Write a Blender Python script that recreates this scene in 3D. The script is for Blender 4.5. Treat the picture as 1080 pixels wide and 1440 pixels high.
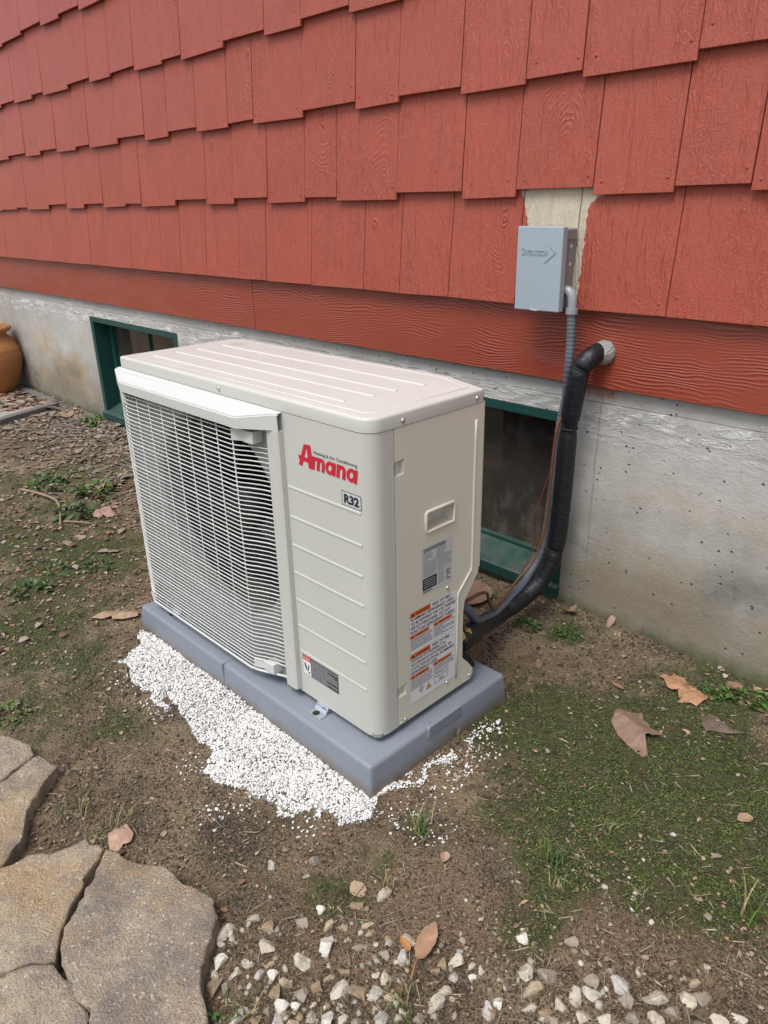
import bpy, bmesh, math, random
import numpy as np
from mathutils import Vector, Matrix, noise as mnoise

# ------------------------------------------------------------------ camera, sky, sun, exposure
for o in list(bpy.data.objects):
    bpy.data.objects.remove(o)
scn = bpy.context.scene
COL = scn.collection
CAM = np.array([0.9112, -1.6989, 1.1180]); FPX = 1035.3
cr = np.array([0.6955, 0.7182, -0.0198]); cu = np.array([-0.2636, 0.2807, 0.9229]); cf = np.array([-0.6684, 0.6367, -0.3845])
cr /= np.linalg.norm(cr); cf -= cr*(cf@cr); cf /= np.linalg.norm(cf); cu = np.cross(cr, cf)
cd = bpy.data.cameras.new('camera'); cam = bpy.data.objects.new('camera', cd); COL.objects.link(cam)
cd.sensor_fit = 'VERTICAL'; cd.sensor_height = 24.0; cd.lens = 24.0*FPX/1440.0
cd.clip_start = 0.02; cd.clip_end = 500
cam.matrix_world = Matrix(((cr[0], cu[0], -cf[0], CAM[0]), (cr[1], cu[1], -cf[1], CAM[1]), (cr[2], cu[2], -cf[2], CAM[2]), (0, 0, 0, 1)))
scn.camera = cam

SUN_EL, SUN_AZ = math.radians(62), math.radians(172)      # azimuth clockwise from +Y: soft light from in front of the wall
w = bpy.data.worlds.new('World'); scn.world = w; w.use_nodes = True
wn = w.node_tree; bg = wn.nodes['Background']
sky = wn.nodes.new('ShaderNodeTexSky'); sky.sky_type = 'NISHITA'; sky.sun_disc = False
sky.sun_elevation = SUN_EL; sky.sun_rotation = SUN_AZ
sky.air_density = 1.0; sky.dust_density = 3.0; sky.ozone_density = 1.0
hsv = wn.nodes.new('ShaderNodeHueSaturation'); hsv.inputs['Saturation'].default_value = 0.60
wn.links.new(sky.outputs[0], hsv.inputs['Color']); wn.links.new(hsv.outputs[0], bg.inputs[0])
bg.inputs[1].default_value = 0.115
sl = bpy.data.lights.new('sun', 'SUN'); sl.energy = 1.45; sl.angle = math.radians(28); sl.color = (1.0, 0.97, 0.92)
sun = bpy.data.objects.new('sun', sl); COL.objects.link(sun)
sd = Vector((math.sin(SUN_AZ)*math.cos(SUN_EL), math.cos(SUN_AZ)*math.cos(SUN_EL), math.sin(SUN_EL)))
sun.rotation_euler = sd.to_track_quat('Z', 'Y').to_euler(); sun.location = (-2, -4, 6)
scn.render.engine = 'CYCLES'
scn.view_settings.view_transform = 'Standard'; scn.view_settings.look = 'None'
scn.view_settings.exposure = 0.80; scn.view_settings.gamma = 1.0; scn.view_settings.use_curve_mapping = False
scn.render.resolution_x = 768; scn.render.resolution_y = 1024

rnd = random.Random(7); nr = np.random.default_rng(11)

# ------------------------------------------------------------------ helpers
def ray(px, py):
    return cr*(px-540)/FPX - cu*(py-720)/FPX + cf
def G(px, py, z=0.0):                       # a point of the level z
    v = ray(px, py); t = (z-CAM[2])/v[2]; return Vector(CAM+v*t)
def link(name, me, parent=None, mat=None):
    o = bpy.data.objects.new(name, me); COL.objects.link(o)
    if parent is not None: o.parent = parent
    if mat is not None and me is not None and not me.materials: me.materials.append(mat)
    return o
def tag(o, label=None, cat=None, group=None, kind=None):
    for k, v in (('label', label), ('category', cat), ('group', group), ('kind', kind)):
        if v: o[k] = v
    return o
def empty(name, loc=(0, 0, 0), rz=0.0):
    o = bpy.data.objects.new(name, None); COL.objects.link(o); o.location = loc; o.rotation_euler = (0, 0, rz)
    o.empty_display_size = 0.05; return o
def mesh(verts, faces, mats=None, smooth=False, fm=None):
    me = bpy.data.meshes.new('m'); me.from_pydata([tuple(map(float, v)) for v in verts], [], [tuple(map(int, f)) for f in faces])
    if mats:
        for m in mats: me.materials.append(m)
    if fm: me.polygons.foreach_set('material_index', fm)
    if smooth: me.polygons.foreach_set('use_smooth', [True]*len(me.polygons))
    me.update(); return me
def npmesh(V, F, mat=None, smooth=False, col=None):      # big joined meshes, triangles, optional point colours
    me = bpy.data.meshes.new('m'); V = np.asarray(V, np.float32); F = np.asarray(F, np.int32); k = F.shape[1]
    me.vertices.add(len(V)); me.vertices.foreach_set('co', V.ravel())
    me.loops.add(F.size); me.loops.foreach_set('vertex_index', F.ravel())
    me.polygons.add(len(F)); me.polygons.foreach_set('loop_start', np.arange(0, F.size, k, dtype=np.int32))
    me.polygons.foreach_set('loop_total', np.full(len(F), k, np.int32))
    if smooth: me.polygons.foreach_set('use_smooth', np.ones(len(F), bool))
    me.update(calc_edges=True)
    if col is not None:
        a = me.color_attributes.new('tone', 'FLOAT_COLOR', 'POINT')
        c = np.ones((len(V), 4), np.float32); c[:, :col.shape[1]] = col; a.data.foreach_set('color', c.ravel())
    if mat: me.materials.append(mat)
    me.validate(); return me
def box(x0, x1, y0, y1, z0, z1, bev=0.0, seg=2, mat=None, smooth=None):
    bm = bmesh.new(); bmesh.ops.create_cube(bm, size=1)
    for v in bm.verts:
        v.co = (x0 if v.co.x < 0 else x1, y0 if v.co.y < 0 else y1, z0 if v.co.z < 0 else z1)
    if bev > 0: bmesh.ops.bevel(bm, geom=bm.edges[:], offset=bev, segments=seg, affect='EDGES', profile=0.5)
    me = bpy.data.meshes.new('m'); bm.to_mesh(me); bm.free()
    if mat: me.materials.append(mat)
    return me
def prism(pts, a0, a1, axis, bev=0.0, mat=None):           # polygon extruded along an axis ('x': pts=(y,z), 'y': (x,z), 'z': (x,y))
    def P(p, a): return {'x': (a, p[0], p[1]), 'y': (p[0], a, p[1]), 'z': (p[0], p[1], a)}[axis]
    bm = bmesh.new(); A = [bm.verts.new(P(p, a0)) for p in pts]; B = [bm.verts.new(P(p, a1)) for p in pts]; n = len(pts)
    bm.faces.new(A); bm.faces.new(B[::-1])
    for i in range(n): bm.faces.new((A[i], B[i], B[(i+1) % n], A[(i+1) % n]))
    bmesh.ops.recalc_face_normals(bm, faces=bm.faces[:])
    if bev > 0: bmesh.ops.bevel(bm, geom=bm.edges[:], offset=bev, segments=2, affect='EDGES', profile=0.5)
    me = bpy.data.meshes.new('m'); bm.to_mesh(me); bm.free()
    if mat: me.materials.append(mat)
    return me
def tube_data(path, r, n=8, cap=True):
    path = [Vector(p) for p in path]; m = len(path); V = []; F = []
    rs = r if hasattr(r, '__len__') else [r]*m
    t0 = (path[1]-path[0]).normalized(); up = Vector((0, 0, 1)) if abs(t0.z) < 0.9 else Vector((1, 0, 0))
    nrm = (up-t0*up.dot(t0)).normalized()
    for i, p in enumerate(path):
        t = (path[min(i+1, m-1)]-path[max(i-1, 0)]).normalized()
        nrm = (nrm-t*nrm.dot(t)).normalized(); b = t.cross(nrm)
        for k in range(n):
            a = 2*math.pi*k/n; V.append(p+(nrm*math.cos(a)+b*math.sin(a))*rs[i])
    for i in range(m-1):
        for k in range(n):
            F.append((i*n+k, i*n+(k+1) % n, (i+1)*n+(k+1) % n, (i+1)*n+k))
    if cap: F.append(tuple(range(n-1, -1, -1))); F.append(tuple((m-1)*n+k for k in range(n)))
    return V, F
def tube(path, r, n=8, mat=None, smooth=True):
    V, F = tube_data(path, r, n); return mesh(V, F, [mat] if mat else None, smooth)
def catmull(P, k=8):
    P = [Vector(p) for p in P]; P = [P[0]*2-P[1]]+P+[P[-1]*2-P[-2]]; out = []
    for i in range(1, len(P)-2):
        for j in range(k):
            t = j/k; a, b, c, d = P[i-1:i+3]
            out.append(0.5*((2*b)+(c-a)*t+(2*a-5*b+4*c-d)*t*t+(3*b-a-3*c+d)*t*t*t))
    out.append(P[-2]); return out
def lathe(prof, n=32, mat=None, smooth=True, axis='z', origin=(0, 0, 0)):
    V = []; F = []
    for r, z in prof:
        for k in range(n):
            a = 2*math.pi*k/n; c, s = r*math.cos(a), r*math.sin(a)
            p = {'z': (c, s, z), 'y': (c, z, s), 'x': (z, c, s)}[axis]
            V.append((p[0]+origin[0], p[1]+origin[1], p[2]+origin[2]))
    for i in range(len(prof)-1):
        for k in range(n): F.append((i*n+k, i*n+(k+1) % n, (i+1)*n+(k+1) % n, (i+1)*n+k))
    return mesh(V, F, [mat] if mat else None, smooth)
def merge(parts):                                         # list of (V, F) to one (V, F)
    V = []; F = []
    for v, f in parts:
        o = len(V); V += [tuple(p) for p in v]; F += [tuple(i+o for i in q) for q in f]
    return V, F
def quad(plane, a0, a1, b0, b1, c):
    if plane == 'front': return [(a0, c, b0), (a1, c, b0), (a1, c, b1), (a0, c, b1)], [(0, 1, 2, 3)]
    return [(c, a0, b0), (c, a1, b0), (c, a1, b1), (c, a0, b1)], [(0, 1, 2, 3)]
def text_vf(s, a0, b0, width=None, height=None, bold=0.0, shear=0.0, plane='front', c=0.0, ext=0.0, res=2):
    cu_ = bpy.data.curves.new('t', 'FONT'); cu_.body = s; cu_.size = 1.0; cu_.offset = bold; cu_.resolution_u = res; cu_.extrude = ext; cu_.shear = shear
    ob = bpy.data.objects.new('t', cu_); COL.objects.link(ob); bpy.context.view_layer.update()
    me = bpy.data.meshes.new_from_object(ob.evaluated_get(bpy.context.evaluated_depsgraph_get()))
    V = [v.co.copy() for v in me.vertices]; F = [tuple(p.vertices) for p in me.polygons]
    bpy.data.objects.remove(ob); bpy.data.curves.remove(cu_); bpy.data.meshes.remove(me)
    x0 = min(v.x for v in V); x1 = max(v.x for v in V); y0 = min(v.y for v in V); y1 = max(v.y for v in V)
    sy = height/(y1-y0) if height else width/(x1-x0); sx = width/(x1-x0) if width else sy
    out = []
    for v in V:
        a = a0+(v.x-x0)*sx; b = b0+(v.y-y0)*sy
        out.append((a, c-(v.z+ext)*.5, b) if plane == 'front' else (c+(v.z+ext)*.5, a, b))
    return out, F

# lattice noise for shapes and scatter
_perm = nr.permutation(512).astype(np.int64)
def vnoise(x, y, s=0):
    x = np.asarray(x, float); y = np.asarray(y, float); xi = np.floor(x).astype(np.int64); yi = np.floor(y).astype(np.int64)
    fx = x-xi; fy = y-yi; fx = fx*fx*(3-2*fx); fy = fy*fy*(3-2*fy)
    def h(a, b): return _perm[(_perm[(a+s*17) % 512]+b) % 512]/511.0
    return (h(xi, yi)*(1-fx)+h(xi+1, yi)*fx)*(1-fy)+(h(xi, yi+1)*(1-fx)+h(xi+1, yi+1)*fx)*fy
def fbm(x, y, o=4, s=0):
    t = 0; a = 0.5; n = 0
    for i in range(o):
        t = t+a*vnoise(np.asarray(x)*2**i+i*13.7, np.asarray(y)*2**i+i*7.1, s+i); n += a; a *= 0.5
    return t/n

# ------------------------------------------------------------------ materials
class NT:
    def __init__(s, name):
        s.m = bpy.data.materials.new(name); s.m.use_nodes = True; s.t = s.m.node_tree; s.b = s.t.nodes['Principled BSDF']
    def n(s, ty, **k):
        nd = s.t.nodes.new('ShaderNode'+ty)
        for a, v in k.items():
            if a.startswith('i_'):
                key = a[2:]; key = int(key) if key.isdigit() else key.replace('_', ' ')
                s.set(nd.inputs[key], v)
            else: setattr(nd, a, v)
        return nd
    def set(s, sock, v):
        if hasattr(v, 'is_output'): s.t.links.new(v, sock)
        elif hasattr(v, 'outputs'): s.t.links.new(v.outputs[0], sock)
        else: sock.default_value = v
    def math(s, op, a, b=0.0, c=None, clamp=False):
        nd = s.n('Math', operation=op, use_clamp=clamp); s.set(nd.inputs[0], a); s.set(nd.inputs[1], b)
        if c is not None: s.set(nd.inputs[2], c)
        return nd.outputs[0]
    def mix(s, fac, a, b, blend='MIX'):
        nd = s.n('Mix', data_type='RGBA', blend_type=blend); s.set(nd.inputs[0], fac)
        for i, v in ((6, a), (7, b)): s.set(nd.inputs[i], (*v, 1) if isinstance(v, tuple) and len(v) == 3 else v)
        return nd.outputs[2]
    def ramp(s, fac, stops):
        nd = s.n('ValToRGB'); s.set(nd.inputs[0], fac); cr_ = nd.color_ramp
        while len(cr_.elements) < len(stops): cr_.elements.new(0.5)
        for e, (p, c) in zip(cr_.elements, stops):
            e.position = p; e.color = (c, c, c, 1) if not isinstance(c, tuple) else (*c, 1)
        return nd.outputs[0]
    def map(s, vec, scale=(1, 1, 1), loc=(0, 0, 0)):
        nd = s.n('Mapping'); s.set(nd.inputs[0], vec); nd.inputs['Scale'].default_value = scale; s.set(nd.inputs['Location'], loc); return nd.outputs[0]
    def noise(s, vec, scale, detail=4, rough=0.55, dist=0.0):
        nd = s.n('TexNoise'); s.set(nd.inputs['Vector'], vec); nd.inputs['Scale'].default_value = scale
        nd.inputs['Detail'].default_value = detail; nd.inputs['Roughness'].default_value = rough; nd.inputs['Distortion'].default_value = dist; return nd.outputs[0]
    def pos(s): return s.n('NewGeometry').outputs['Position']
    def obj(s): return s.n('TexCoord').outputs['Object']
    def rand(s): return s.n('ObjectInfo').outputs['Random']
    def bump(s, h, dist, strength=1.0):
        nd = s.n('Bump'); nd.inputs['Distance'].default_value = dist; nd.inputs['Strength'].default_value = strength; s.set(nd.inputs['Height'], h)
        s.t.links.new(nd.outputs[0], s.b.inputs['Normal'])
    def out(s, color=None, rough=None, metal=None, spec=None):
        for k, v in (('Base Color', color), ('Roughness', rough), ('Metallic', metal), ('Specular IOR Level', spec)):
            if v is not None: s.set(s.b.inputs[k], (*v, 1) if isinstance(v, tuple) and len(v) == 3 else v)
        return s.m
def simple(name, col, rough=0.5, metal=0.0, var=0.12, scale=30, bump=0.0, spec=None):
    t = NT(name); p = t.obj(); n = t.noise(p, scale, 5, 0.6)
    c = t.mix(n, tuple(x*(1-var) for x in col), tuple(min(1, x*(1+var)) for x in col))
    if bump: t.bump(t.noise(p, scale*6, 3), bump)
    return t.out(c, rough, metal, spec)
def linear(r, g, b): return tuple(((c/255+0.055)/1.055)**2.4 if c > 10 else c/3294.6 for c in (r, g, b))

RED = (0.378, 0.076, 0.044)
def mat_shingle():
    t = NT('painted_shingle'); p = t.obj(); r = t.rand(); w = t.pos()
    sx = t.n('SeparateXYZ', i_0=p); x, z = sx.outputs[0], sx.outputs[2]
    r2 = t.math('FRACT', t.math('MULTIPLY', r, 17.31)); r3 = t.math('FRACT', t.math('MULTIPLY', r, 91.7))
    off = t.n('CombineXYZ', i_0=t.math('MULTIPLY', r, 40.0), i_2=t.math('MULTIPLY', r2, 23.0))
    q = t.n('VectorMath', operation='ADD', i_0=p, i_1=off).outputs[0]
    warp = t.noise(t.map(q, (7, 7, 4)), 1.0, 3)
    # small knots, cathedral grain in places, saw streaks and a blistered skin of paint
    kx = t.math('MULTIPLY', t.math('SUBTRACT', r3, 0.5), 0.17); kz = t.math('ADD', 0.03, t.math('MULTIPLY', r2, 0.21))
    dx = t.math('SUBTRACT', x, kx); dz = t.math('MULTIPLY', t.math('SUBTRACT', z, kz), t.math('ADD', 0.22, t.math('MULTIPLY', r, 0.45)))
    d = t.math('SQRT', t.math('ADD', t.math('MULTIPLY', dx, dx), t.math('MULTIPLY', dz, dz)))
    warp2 = t.noise(t.map(q, (34, 34, 26)), 1.0, 4, 0.65)
    dd = t.math('ADD', t.math('ADD', d, t.math('MULTIPLY', warp, 0.085)), t.math('MULTIPLY', warp2, 0.014))
    rings = t.math('SINE', t.math('MULTIPLY', dd, 720.0))
    pw = t.math('POWER', t.math('ADD', t.math('MULTIPLY', rings, 0.5), 0.5), 1.8)
    area = t.ramp(t.noise(t.map(q, (6.5, 6.5, 4.0)), 1.0, 2), [(0.50, 0.0), (0.64, 1.0)])
    area = t.math('MULTIPLY', area, t.ramp(r3, [(0.35, 0.12), (0.6, 1.0)]))
    knot = t.ramp(d, [(0.0, 1.0), (0.009, 0.8), (0.017, 0.0)])
    knot = t.math('MULTIPLY', knot, t.math('GREATER_THAN', r2, 0.72))
    ringh = t.math('MULTIPLY', pw, t.math('MAXIMUM', t.math('MULTIPLY', area, 0.38), t.math('MULTIPLY', knot, 1.2)))
    streak = t.noise(t.map(q, (210, 210, 13)), 1.0, 4, 0.7)
    streak2 = t.noise(t.map(q, (75, 75, 3.0)), 1.0, 3, 0.6)
    stip = t.noise(t.map(q, (330, 330, 210)), 1.0, 4, 0.75)
    blis = t.noise(t.map(q, (120, 120, 45)), 1.0, 4, 0.7, 0.6)
    rough_area = t.ramp(t.noise(t.map(q, (9, 9, 3.5), (3, 1, 7)), 1.0, 3), [(0.42, 0.2), (0.64, 1.0)])
    h = t.math('ADD', t.math('MULTIPLY', ringh, 0.9), t.math('MULTIPLY', streak, 0.8))
    h = t.math('ADD', h, t.math('MULTIPLY', t.math('MULTIPLY', blis, rough_area), 1.6))
    h = t.math('ADD', h, t.math('MULTIPLY', stip, 0.7))
    h = t.math('ADD', h, t.math('MULTIPLY', t.ramp(streak2, [(0.33, 0.0), (0.42, 1.0)]), 0.6))
    t.bump(h, 0.0034, 1.0)
    # colour: red paint with faint shifts, bare cream primer where an old cover was
    sw = t.n('SeparateXYZ', i_0=w); X, Z = sw.outputs[0], sw.outputs[2]
    base = t.mix(t.noise(w, 3.0, 4), tuple(c*0.93 for c in RED), tuple(c*1.07 for c in RED))
    base = t.mix(t.math('MULTIPLY', r, 0.22), base, (0.30, 0.053, 0.029))
    base = t.mix(t.ramp(t.noise(w, 160, 2), [(0.60, 0.0), (0.72, 0.4)]), base, (0.47, 0.14, 0.095))
    base = t.mix(t.ramp(streak, [(0.34, 0.35), (0.46, 0.0)]), base, (0.24, 0.045, 0.028))
    base = t.mix(t.math('MULTIPLY', t.ramp(t.noise(t.map(w, (14, 1, 2.2)), 1.0, 4, 0.6), [(0.55, 0.0), (0.75, 0.3)]), 1.0), base, (0.30, 0.075, 0.05))
    jit = t.math('MULTIPLY', t.math('SUBTRACT', t.noise(w, 55, 4, 0.7), 0.5), 0.022)
    Xj = t.math('ADD', X, jit)
    zf = t.math('SUBTRACT', Z, 1.06, clamp=True)
    left = t.math('GREATER_THAN', Xj, t.math('SUBTRACT', -0.290, t.math('MULTIPLY', t.math('POWER', t.math('MULTIPLY', zf, 12.0), 2.0), 0.03)))
    right = t.math('LESS_THAN', Xj, t.math('ADD', -0.1195, t.math('MULTIPLY', t.math('POWER', t.math('MULTIPLY', zf, 14.5), 6.0), 0.038)))
    low = t.math('LESS_THAN', Z, 1.16); low2 = t.math('GREATER_THAN', Z, 0.80)
    msk = t.math('MULTIPLY', t.math('MULTIPLY', left, right), t.math('MULTIPLY', low, low2))
    msk = t.math('MULTIPLY', msk, t.n('Attribute', attribute_type='OBJECT', attribute_name='bare').outputs['Fac'])
    cream = t.mix(t.noise(t.map(w, (60, 60, 12)), 1.0, 4), (0.44, 0.37, 0.27), (0.62, 0.56, 0.45))
    c = t.mix(msk, base, cream)
    return t.out(c, t.math('ADD', 0.27, t.math('MULTIPLY', t.noise(w, 40, 3), 0.14)), spec=0.5)
def mat_board():
    t = NT('painted_board'); w = t.pos(); r = t.rand()
    q = t.n('VectorMath', operation='ADD', i_0=w, i_1=t.n('CombineXYZ', i_0=t.math('MULTIPLY', r, 9.0))).outputs[0]
    s = t.n('SeparateXYZ', i_0=q); warp = t.noise(t.map(q, (2.4, 1, 7.5)), 1.0, 3, 0.5)
    warp2 = t.noise(t.map(q, (16, 1, 20), (4, 0, 2)), 1.0, 2)
    v = t.math('ADD', t.math('ADD', s.outputs[2], t.math('MULTIPLY', warp, 0.10)), t.math('MULTIPLY', warp2, 0.008))
    wave = t.math('POWER', t.math('ADD', t.math('MULTIPLY', t.math('SINE', t.math('MULTIPLY', v, 760.0)), 0.5), 0.5), 2.0)
    area = t.ramp(t.noise(t.map(q, (4, 1, 9), (9, 0, 0)), 1.0, 2), [(0.42, 0.05), (0.66, 1.0)])
    h = t.math('ADD', t.math('MULTIPLY', wave, area), t.math('MULTIPLY', t.noise(t.map(q, (22, 60, 190)), 1.0, 3, 0.65), 0.6))
    t.bump(h, 0.0013, 1.0)
    base = t.mix(t.noise(w, 3.0, 4), (0.235, 0.044, 0.024), (0.295, 0.058, 0.033))  # board red darkened to carry the shade under the shingle overhang
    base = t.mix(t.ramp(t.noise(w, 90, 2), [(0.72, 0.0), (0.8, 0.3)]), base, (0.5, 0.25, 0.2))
    return t.out(base, 0.34, spec=0.6)
def mat_concrete():
    t = NT('foundation_concrete'); w = t.pos(); s = t.n('SeparateXYZ', i_0=w); X, Z = s.outputs[0], s.outputs[2]
    n1 = t.noise(w, 2.2, 5, 0.6); n2 = t.noise(w, 14, 5, 0.65); n3 = t.noise(w, 120, 3, 0.7)
    c = t.mix(t.ramp(n1, [(0.3, 0.0), (0.7, 1.0)]), (0.33, 0.32, 0.295), (0.52, 0.515, 0.49))
    c = t.mix(t.math('MULTIPLY', t.ramp(n2, [(0.4, 0.0), (0.75, 1.0)]), 0.40), c, (0.27, 0.255, 0.225))
    c = t.mix(t.math('MULTIPLY', n3, 0.45), c, (0.34, 0.33, 0.30))
    # ochre and dark mineral stains low down, green film along the soil
    lowm = t.ramp(t.math('ADD', Z, t.math('MULTIPLY', t.math('SUBTRACT', n1, 0.5), 0.5)), [(0.10, 1.0), (0.42, 0.0)])
    och = t.math('MULTIPLY', t.ramp(t.noise(t.map(w, (2.6, 1, 3.5), (1.7, 0, 0.4)), 1.0, 3), [(0.42, 0.0), (0.58, 0.85)]), t.ramp(Z, [(0.05, 0.2), (0.2, 1.0), (0.36, 0.7), (0.50, 0.0)]))
    c = t.mix(och, c, (0.40, 0.29, 0.15))
    c = t.mix(t.math('MULTIPLY', lowm, 0.8), c, (0.17, 0.145, 0.10))
    dark = t.math('MULTIPLY', t.ramp(t.noise(t.map(w, (3.0, 1, 4.0), (5.2, 0, 0)), 1.0, 4, 0.6), [(0.5, 0.0), (0.66, 0.75)]), t.ramp(Z, [(0.0, 0.8), (0.22, 1.0), (0.32, 0.0)]))
    c = t.mix(dark, c, (0.085, 0.085, 0.075))
    gr = t.ramp(t.math('ADD', Z, t.math('MULTIPLY', t.math('SUBTRACT', n2, 0.5), 0.10)), [(0.01, 0.9), (0.055, 0.0)])
    c = t.mix(gr, c, (0.075, 0.085, 0.03))
    # pale mortar wash below the siding
    wz = t.math('ADD', Z, t.math('MULTIPLY', t.math('SUBTRACT', t.noise(t.map(w, (6, 1, 9)), 1.0, 6, 0.7), 0.5), 0.22))
    wash = t.math('MULTIPLY', t.ramp(wz, [(0.53, 0.0), (0.59, 0.9), (0.622, 1.0), (0.634, 0.1)]), t.ramp(t.noise(t.map(w, (9, 1, 34)), 1.0, 6, 0.75, 0.8), [(0.45, 0.0), (0.60, 0.9)]))
    c = t.mix(wash, c, (0.70, 0.71, 0.70))
    # form-board line and the red overspray beside the pipe
    ln = t.math('ABSOLUTE', t.math('SUBTRACT', X, t.math('ADD', -0.048, t.math('MULTIPLY', t.math('SUBTRACT', t.noise(w, 9, 3), 0.5), 0.012))))
    c = t.mix(t.ramp(ln, [(0.0015, 0.55), (0.004, 0.0)]), c, (0.16, 0.15, 0.135))
    ov = t.math('MULTIPLY', t.ramp(t.math('ADD', Z, t.math('MULTIPLY', t.math('SUBTRACT', t.noise(w, 22, 4, 0.7), 0.5), 0.10)), [(0.635, 0.0), (0.672, 0.8)]), t.ramp(t.math('ABSOLUTE', t.math('SUBTRACT', X, -0.055)), [(0.03, 1.0), (0.085, 0.0)]))
    c = t.mix(ov, c, (0.30, 0.10, 0.07))
    vor = t.n('TexVoronoi'); t.set(vor.inputs['Vector'], w); vor.inputs['Scale'].default_value = 44
    pit = t.math('MULTIPLY', t.ramp(vor.outputs['Distance'], [(0.07, 1.0), (0.16, 0.0)]), t.ramp(t.noise(w, 17, 2), [(0.46, 0.0), (0.54, 1.0)]))
    c = t.mix(t.math('MULTIPLY', pit, 0.9), c, (0.08, 0.07, 0.06))
    h = t.math('ADD', t.math('MULTIPLY', n3, 0.4), t.math('MULTIPLY', n2, 1.0)); h = t.math('SUBTRACT', h, t.math('MULTIPLY', pit, 1.5)); h = t.math('ADD', h, t.math('MULTIPLY', wash, 0.8))
    t.bump(h, 0.0038, 1.0)
    return t.out(c, 0.85)
def mat_soil():
    t = NT('soil'); w = t.pos(); a = t.n('Attribute', attribute_name='tone'); s = t.n('SeparateColor', i_0=a.outputs['Color'])
    n1 = t.noise(w, 9, 6, 0.65); n2 = t.noise(w, 55, 6, 0.72); n3 = t.noise(w, 240, 4, 0.75); n4 = t.noise(w, 24, 4, 0.6)
    n0 = t.noise(t.map(w, (4.2, 4.2, 1), (1.7, 0.6, 0)), 1.0, 5, 0.62); n5 = t.noise(t.map(w, (6.5, 6.5, 1), (7.1, 3.3, 0)), 1.0, 5, 0.65)
    c = t.mix(t.ramp(n1, [(0.32, 0.0), (0.68, 1.0)]), (0.115, 0.082, 0.048), (0.27, 0.195, 0.118))
    c = t.mix(t.ramp(n0, [(0.47, 0.0), (0.57, 0.85)]), c, t.mix(n2, (0.25, 0.178, 0.105), (0.47, 0.355, 0.23)))
    c = t.mix(t.ramp(n5, [(0.53, 0.0), (0.64, 0.8)]), c, (0.062, 0.050, 0.036))
    c = t.mix(t.ramp(n2, [(0.44, 0.0), (0.66, 0.55)]), c, (0.32, 0.24, 0.155))
    clay = t.mix(n2, (0.19, 0.115, 0.068), (0.39, 0.265, 0.17))
    c = t.mix(t.ramp(t.math('ADD', s.outputs[1], t.math('MULTIPLY', t.math('SUBTRACT', n2, 0.5), 0.7)), [(0.35, 0.0), (0.75, 0.85)]), c, clay)
    c = t.mix(t.ramp(t.math('ADD', s.outputs[2], t.math('MULTIPLY', t.math('SUBTRACT', n2, 0.5), 0.8)), [(0.35, 0.0), (0.8, 0.75)]), c, (0.055, 0.046, 0.036))
    moss = t.mix(t.ramp(n2, [(0.35, 0.0), (0.65, 1.0)]), (0.030, 0.044, 0.012), (0.095, 0.125, 0.030))
    mn = t.math('ADD', t.math('ADD', t.math('MULTIPLY', n2, 0.45), t.math('MULTIPLY', n4, 0.35)), t.math('MULTIPLY', n3, 0.2))
    m = t.ramp(t.math('ADD', t.math('ADD', t.math('MULTIPLY', s.outputs[0], 0.85), 0.15), t.math('MULTIPLY', t.math('SUBTRACT', mn, 0.5), 1.7)), [(0.34, 0.0), (0.60, 0.85)])
    c = t.mix(m, c, moss)
    c = t.mix(t.ramp(n3, [(0.53, 0.0), (0.60, 0.62)]), c, t.mix(m, (0.42, 0.34, 0.235), (0.17, 0.19, 0.075)))
    c = t.mix(t.ramp(n3, [(0.40, 0.8), (0.47, 0.0)]), c, (0.030, 0.024, 0.016))
    c = t.mix(t.ramp(t.math('ADD', a.outputs['Alpha'], t.math('MULTIPLY', t.math('SUBTRACT', n2, 0.5), 0.6)), [(0.45, 0.0), (0.6, 0.85)]), c, (0.50, 0.48, 0.44))
    t.bump(t.math('ADD', t.math('MULTIPLY', n2, 1.0), t.math('MULTIPLY', n3, 0.6)), 0.016, 1.0)
    return t.out(c, 0.92, spec=0.3)
def mat_tone(name, rough=0.8, spec=0.35, bump=0.0, scale=200, speck=None):
    t = NT(name); a = t.n('Attribute', attribute_name='tone').outputs['Color']; n = t.noise(t.pos(), scale, 4, 0.65)
    c = t.mix(n, t.mix(1.0, a, (0.72, 0.72, 0.72), 'MULTIPLY'), t.mix(1.0, a, (1.22, 1.22, 1.22), 'MULTIPLY'))
    if bump: t.bump(n, bump)
    return t.out(c, rough, spec=spec)
def mat_rock():
    t = NT('gravel_rock'); a = t.n('Attribute', attribute_name='tone').outputs['Color']; w = t.pos(); n = t.noise(w, 150, 5, 0.7); n2 = t.noise(w, 60, 4, 0.6)
    c = t.mix(n, t.mix(1.0, a, (0.62, 0.60, 0.57), 'MULTIPLY'), t.mix(1.0, a, (1.35, 1.33, 1.3), 'MULTIPLY'))
    c = t.mix(t.ramp(n2, [(0.54, 0.0), (0.66, 0.6)]), c, (0.20, 0.155, 0.10))
    c = t.mix(t.ramp(t.noise(w, 45, 3), [(0.60, 0.0), (0.70, 0.4)]), c, (0.15, 0.15, 0.07))
    t.bump(n, 0.004, 1.0); return t.out(c, 0.88, spec=0.3)
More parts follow.
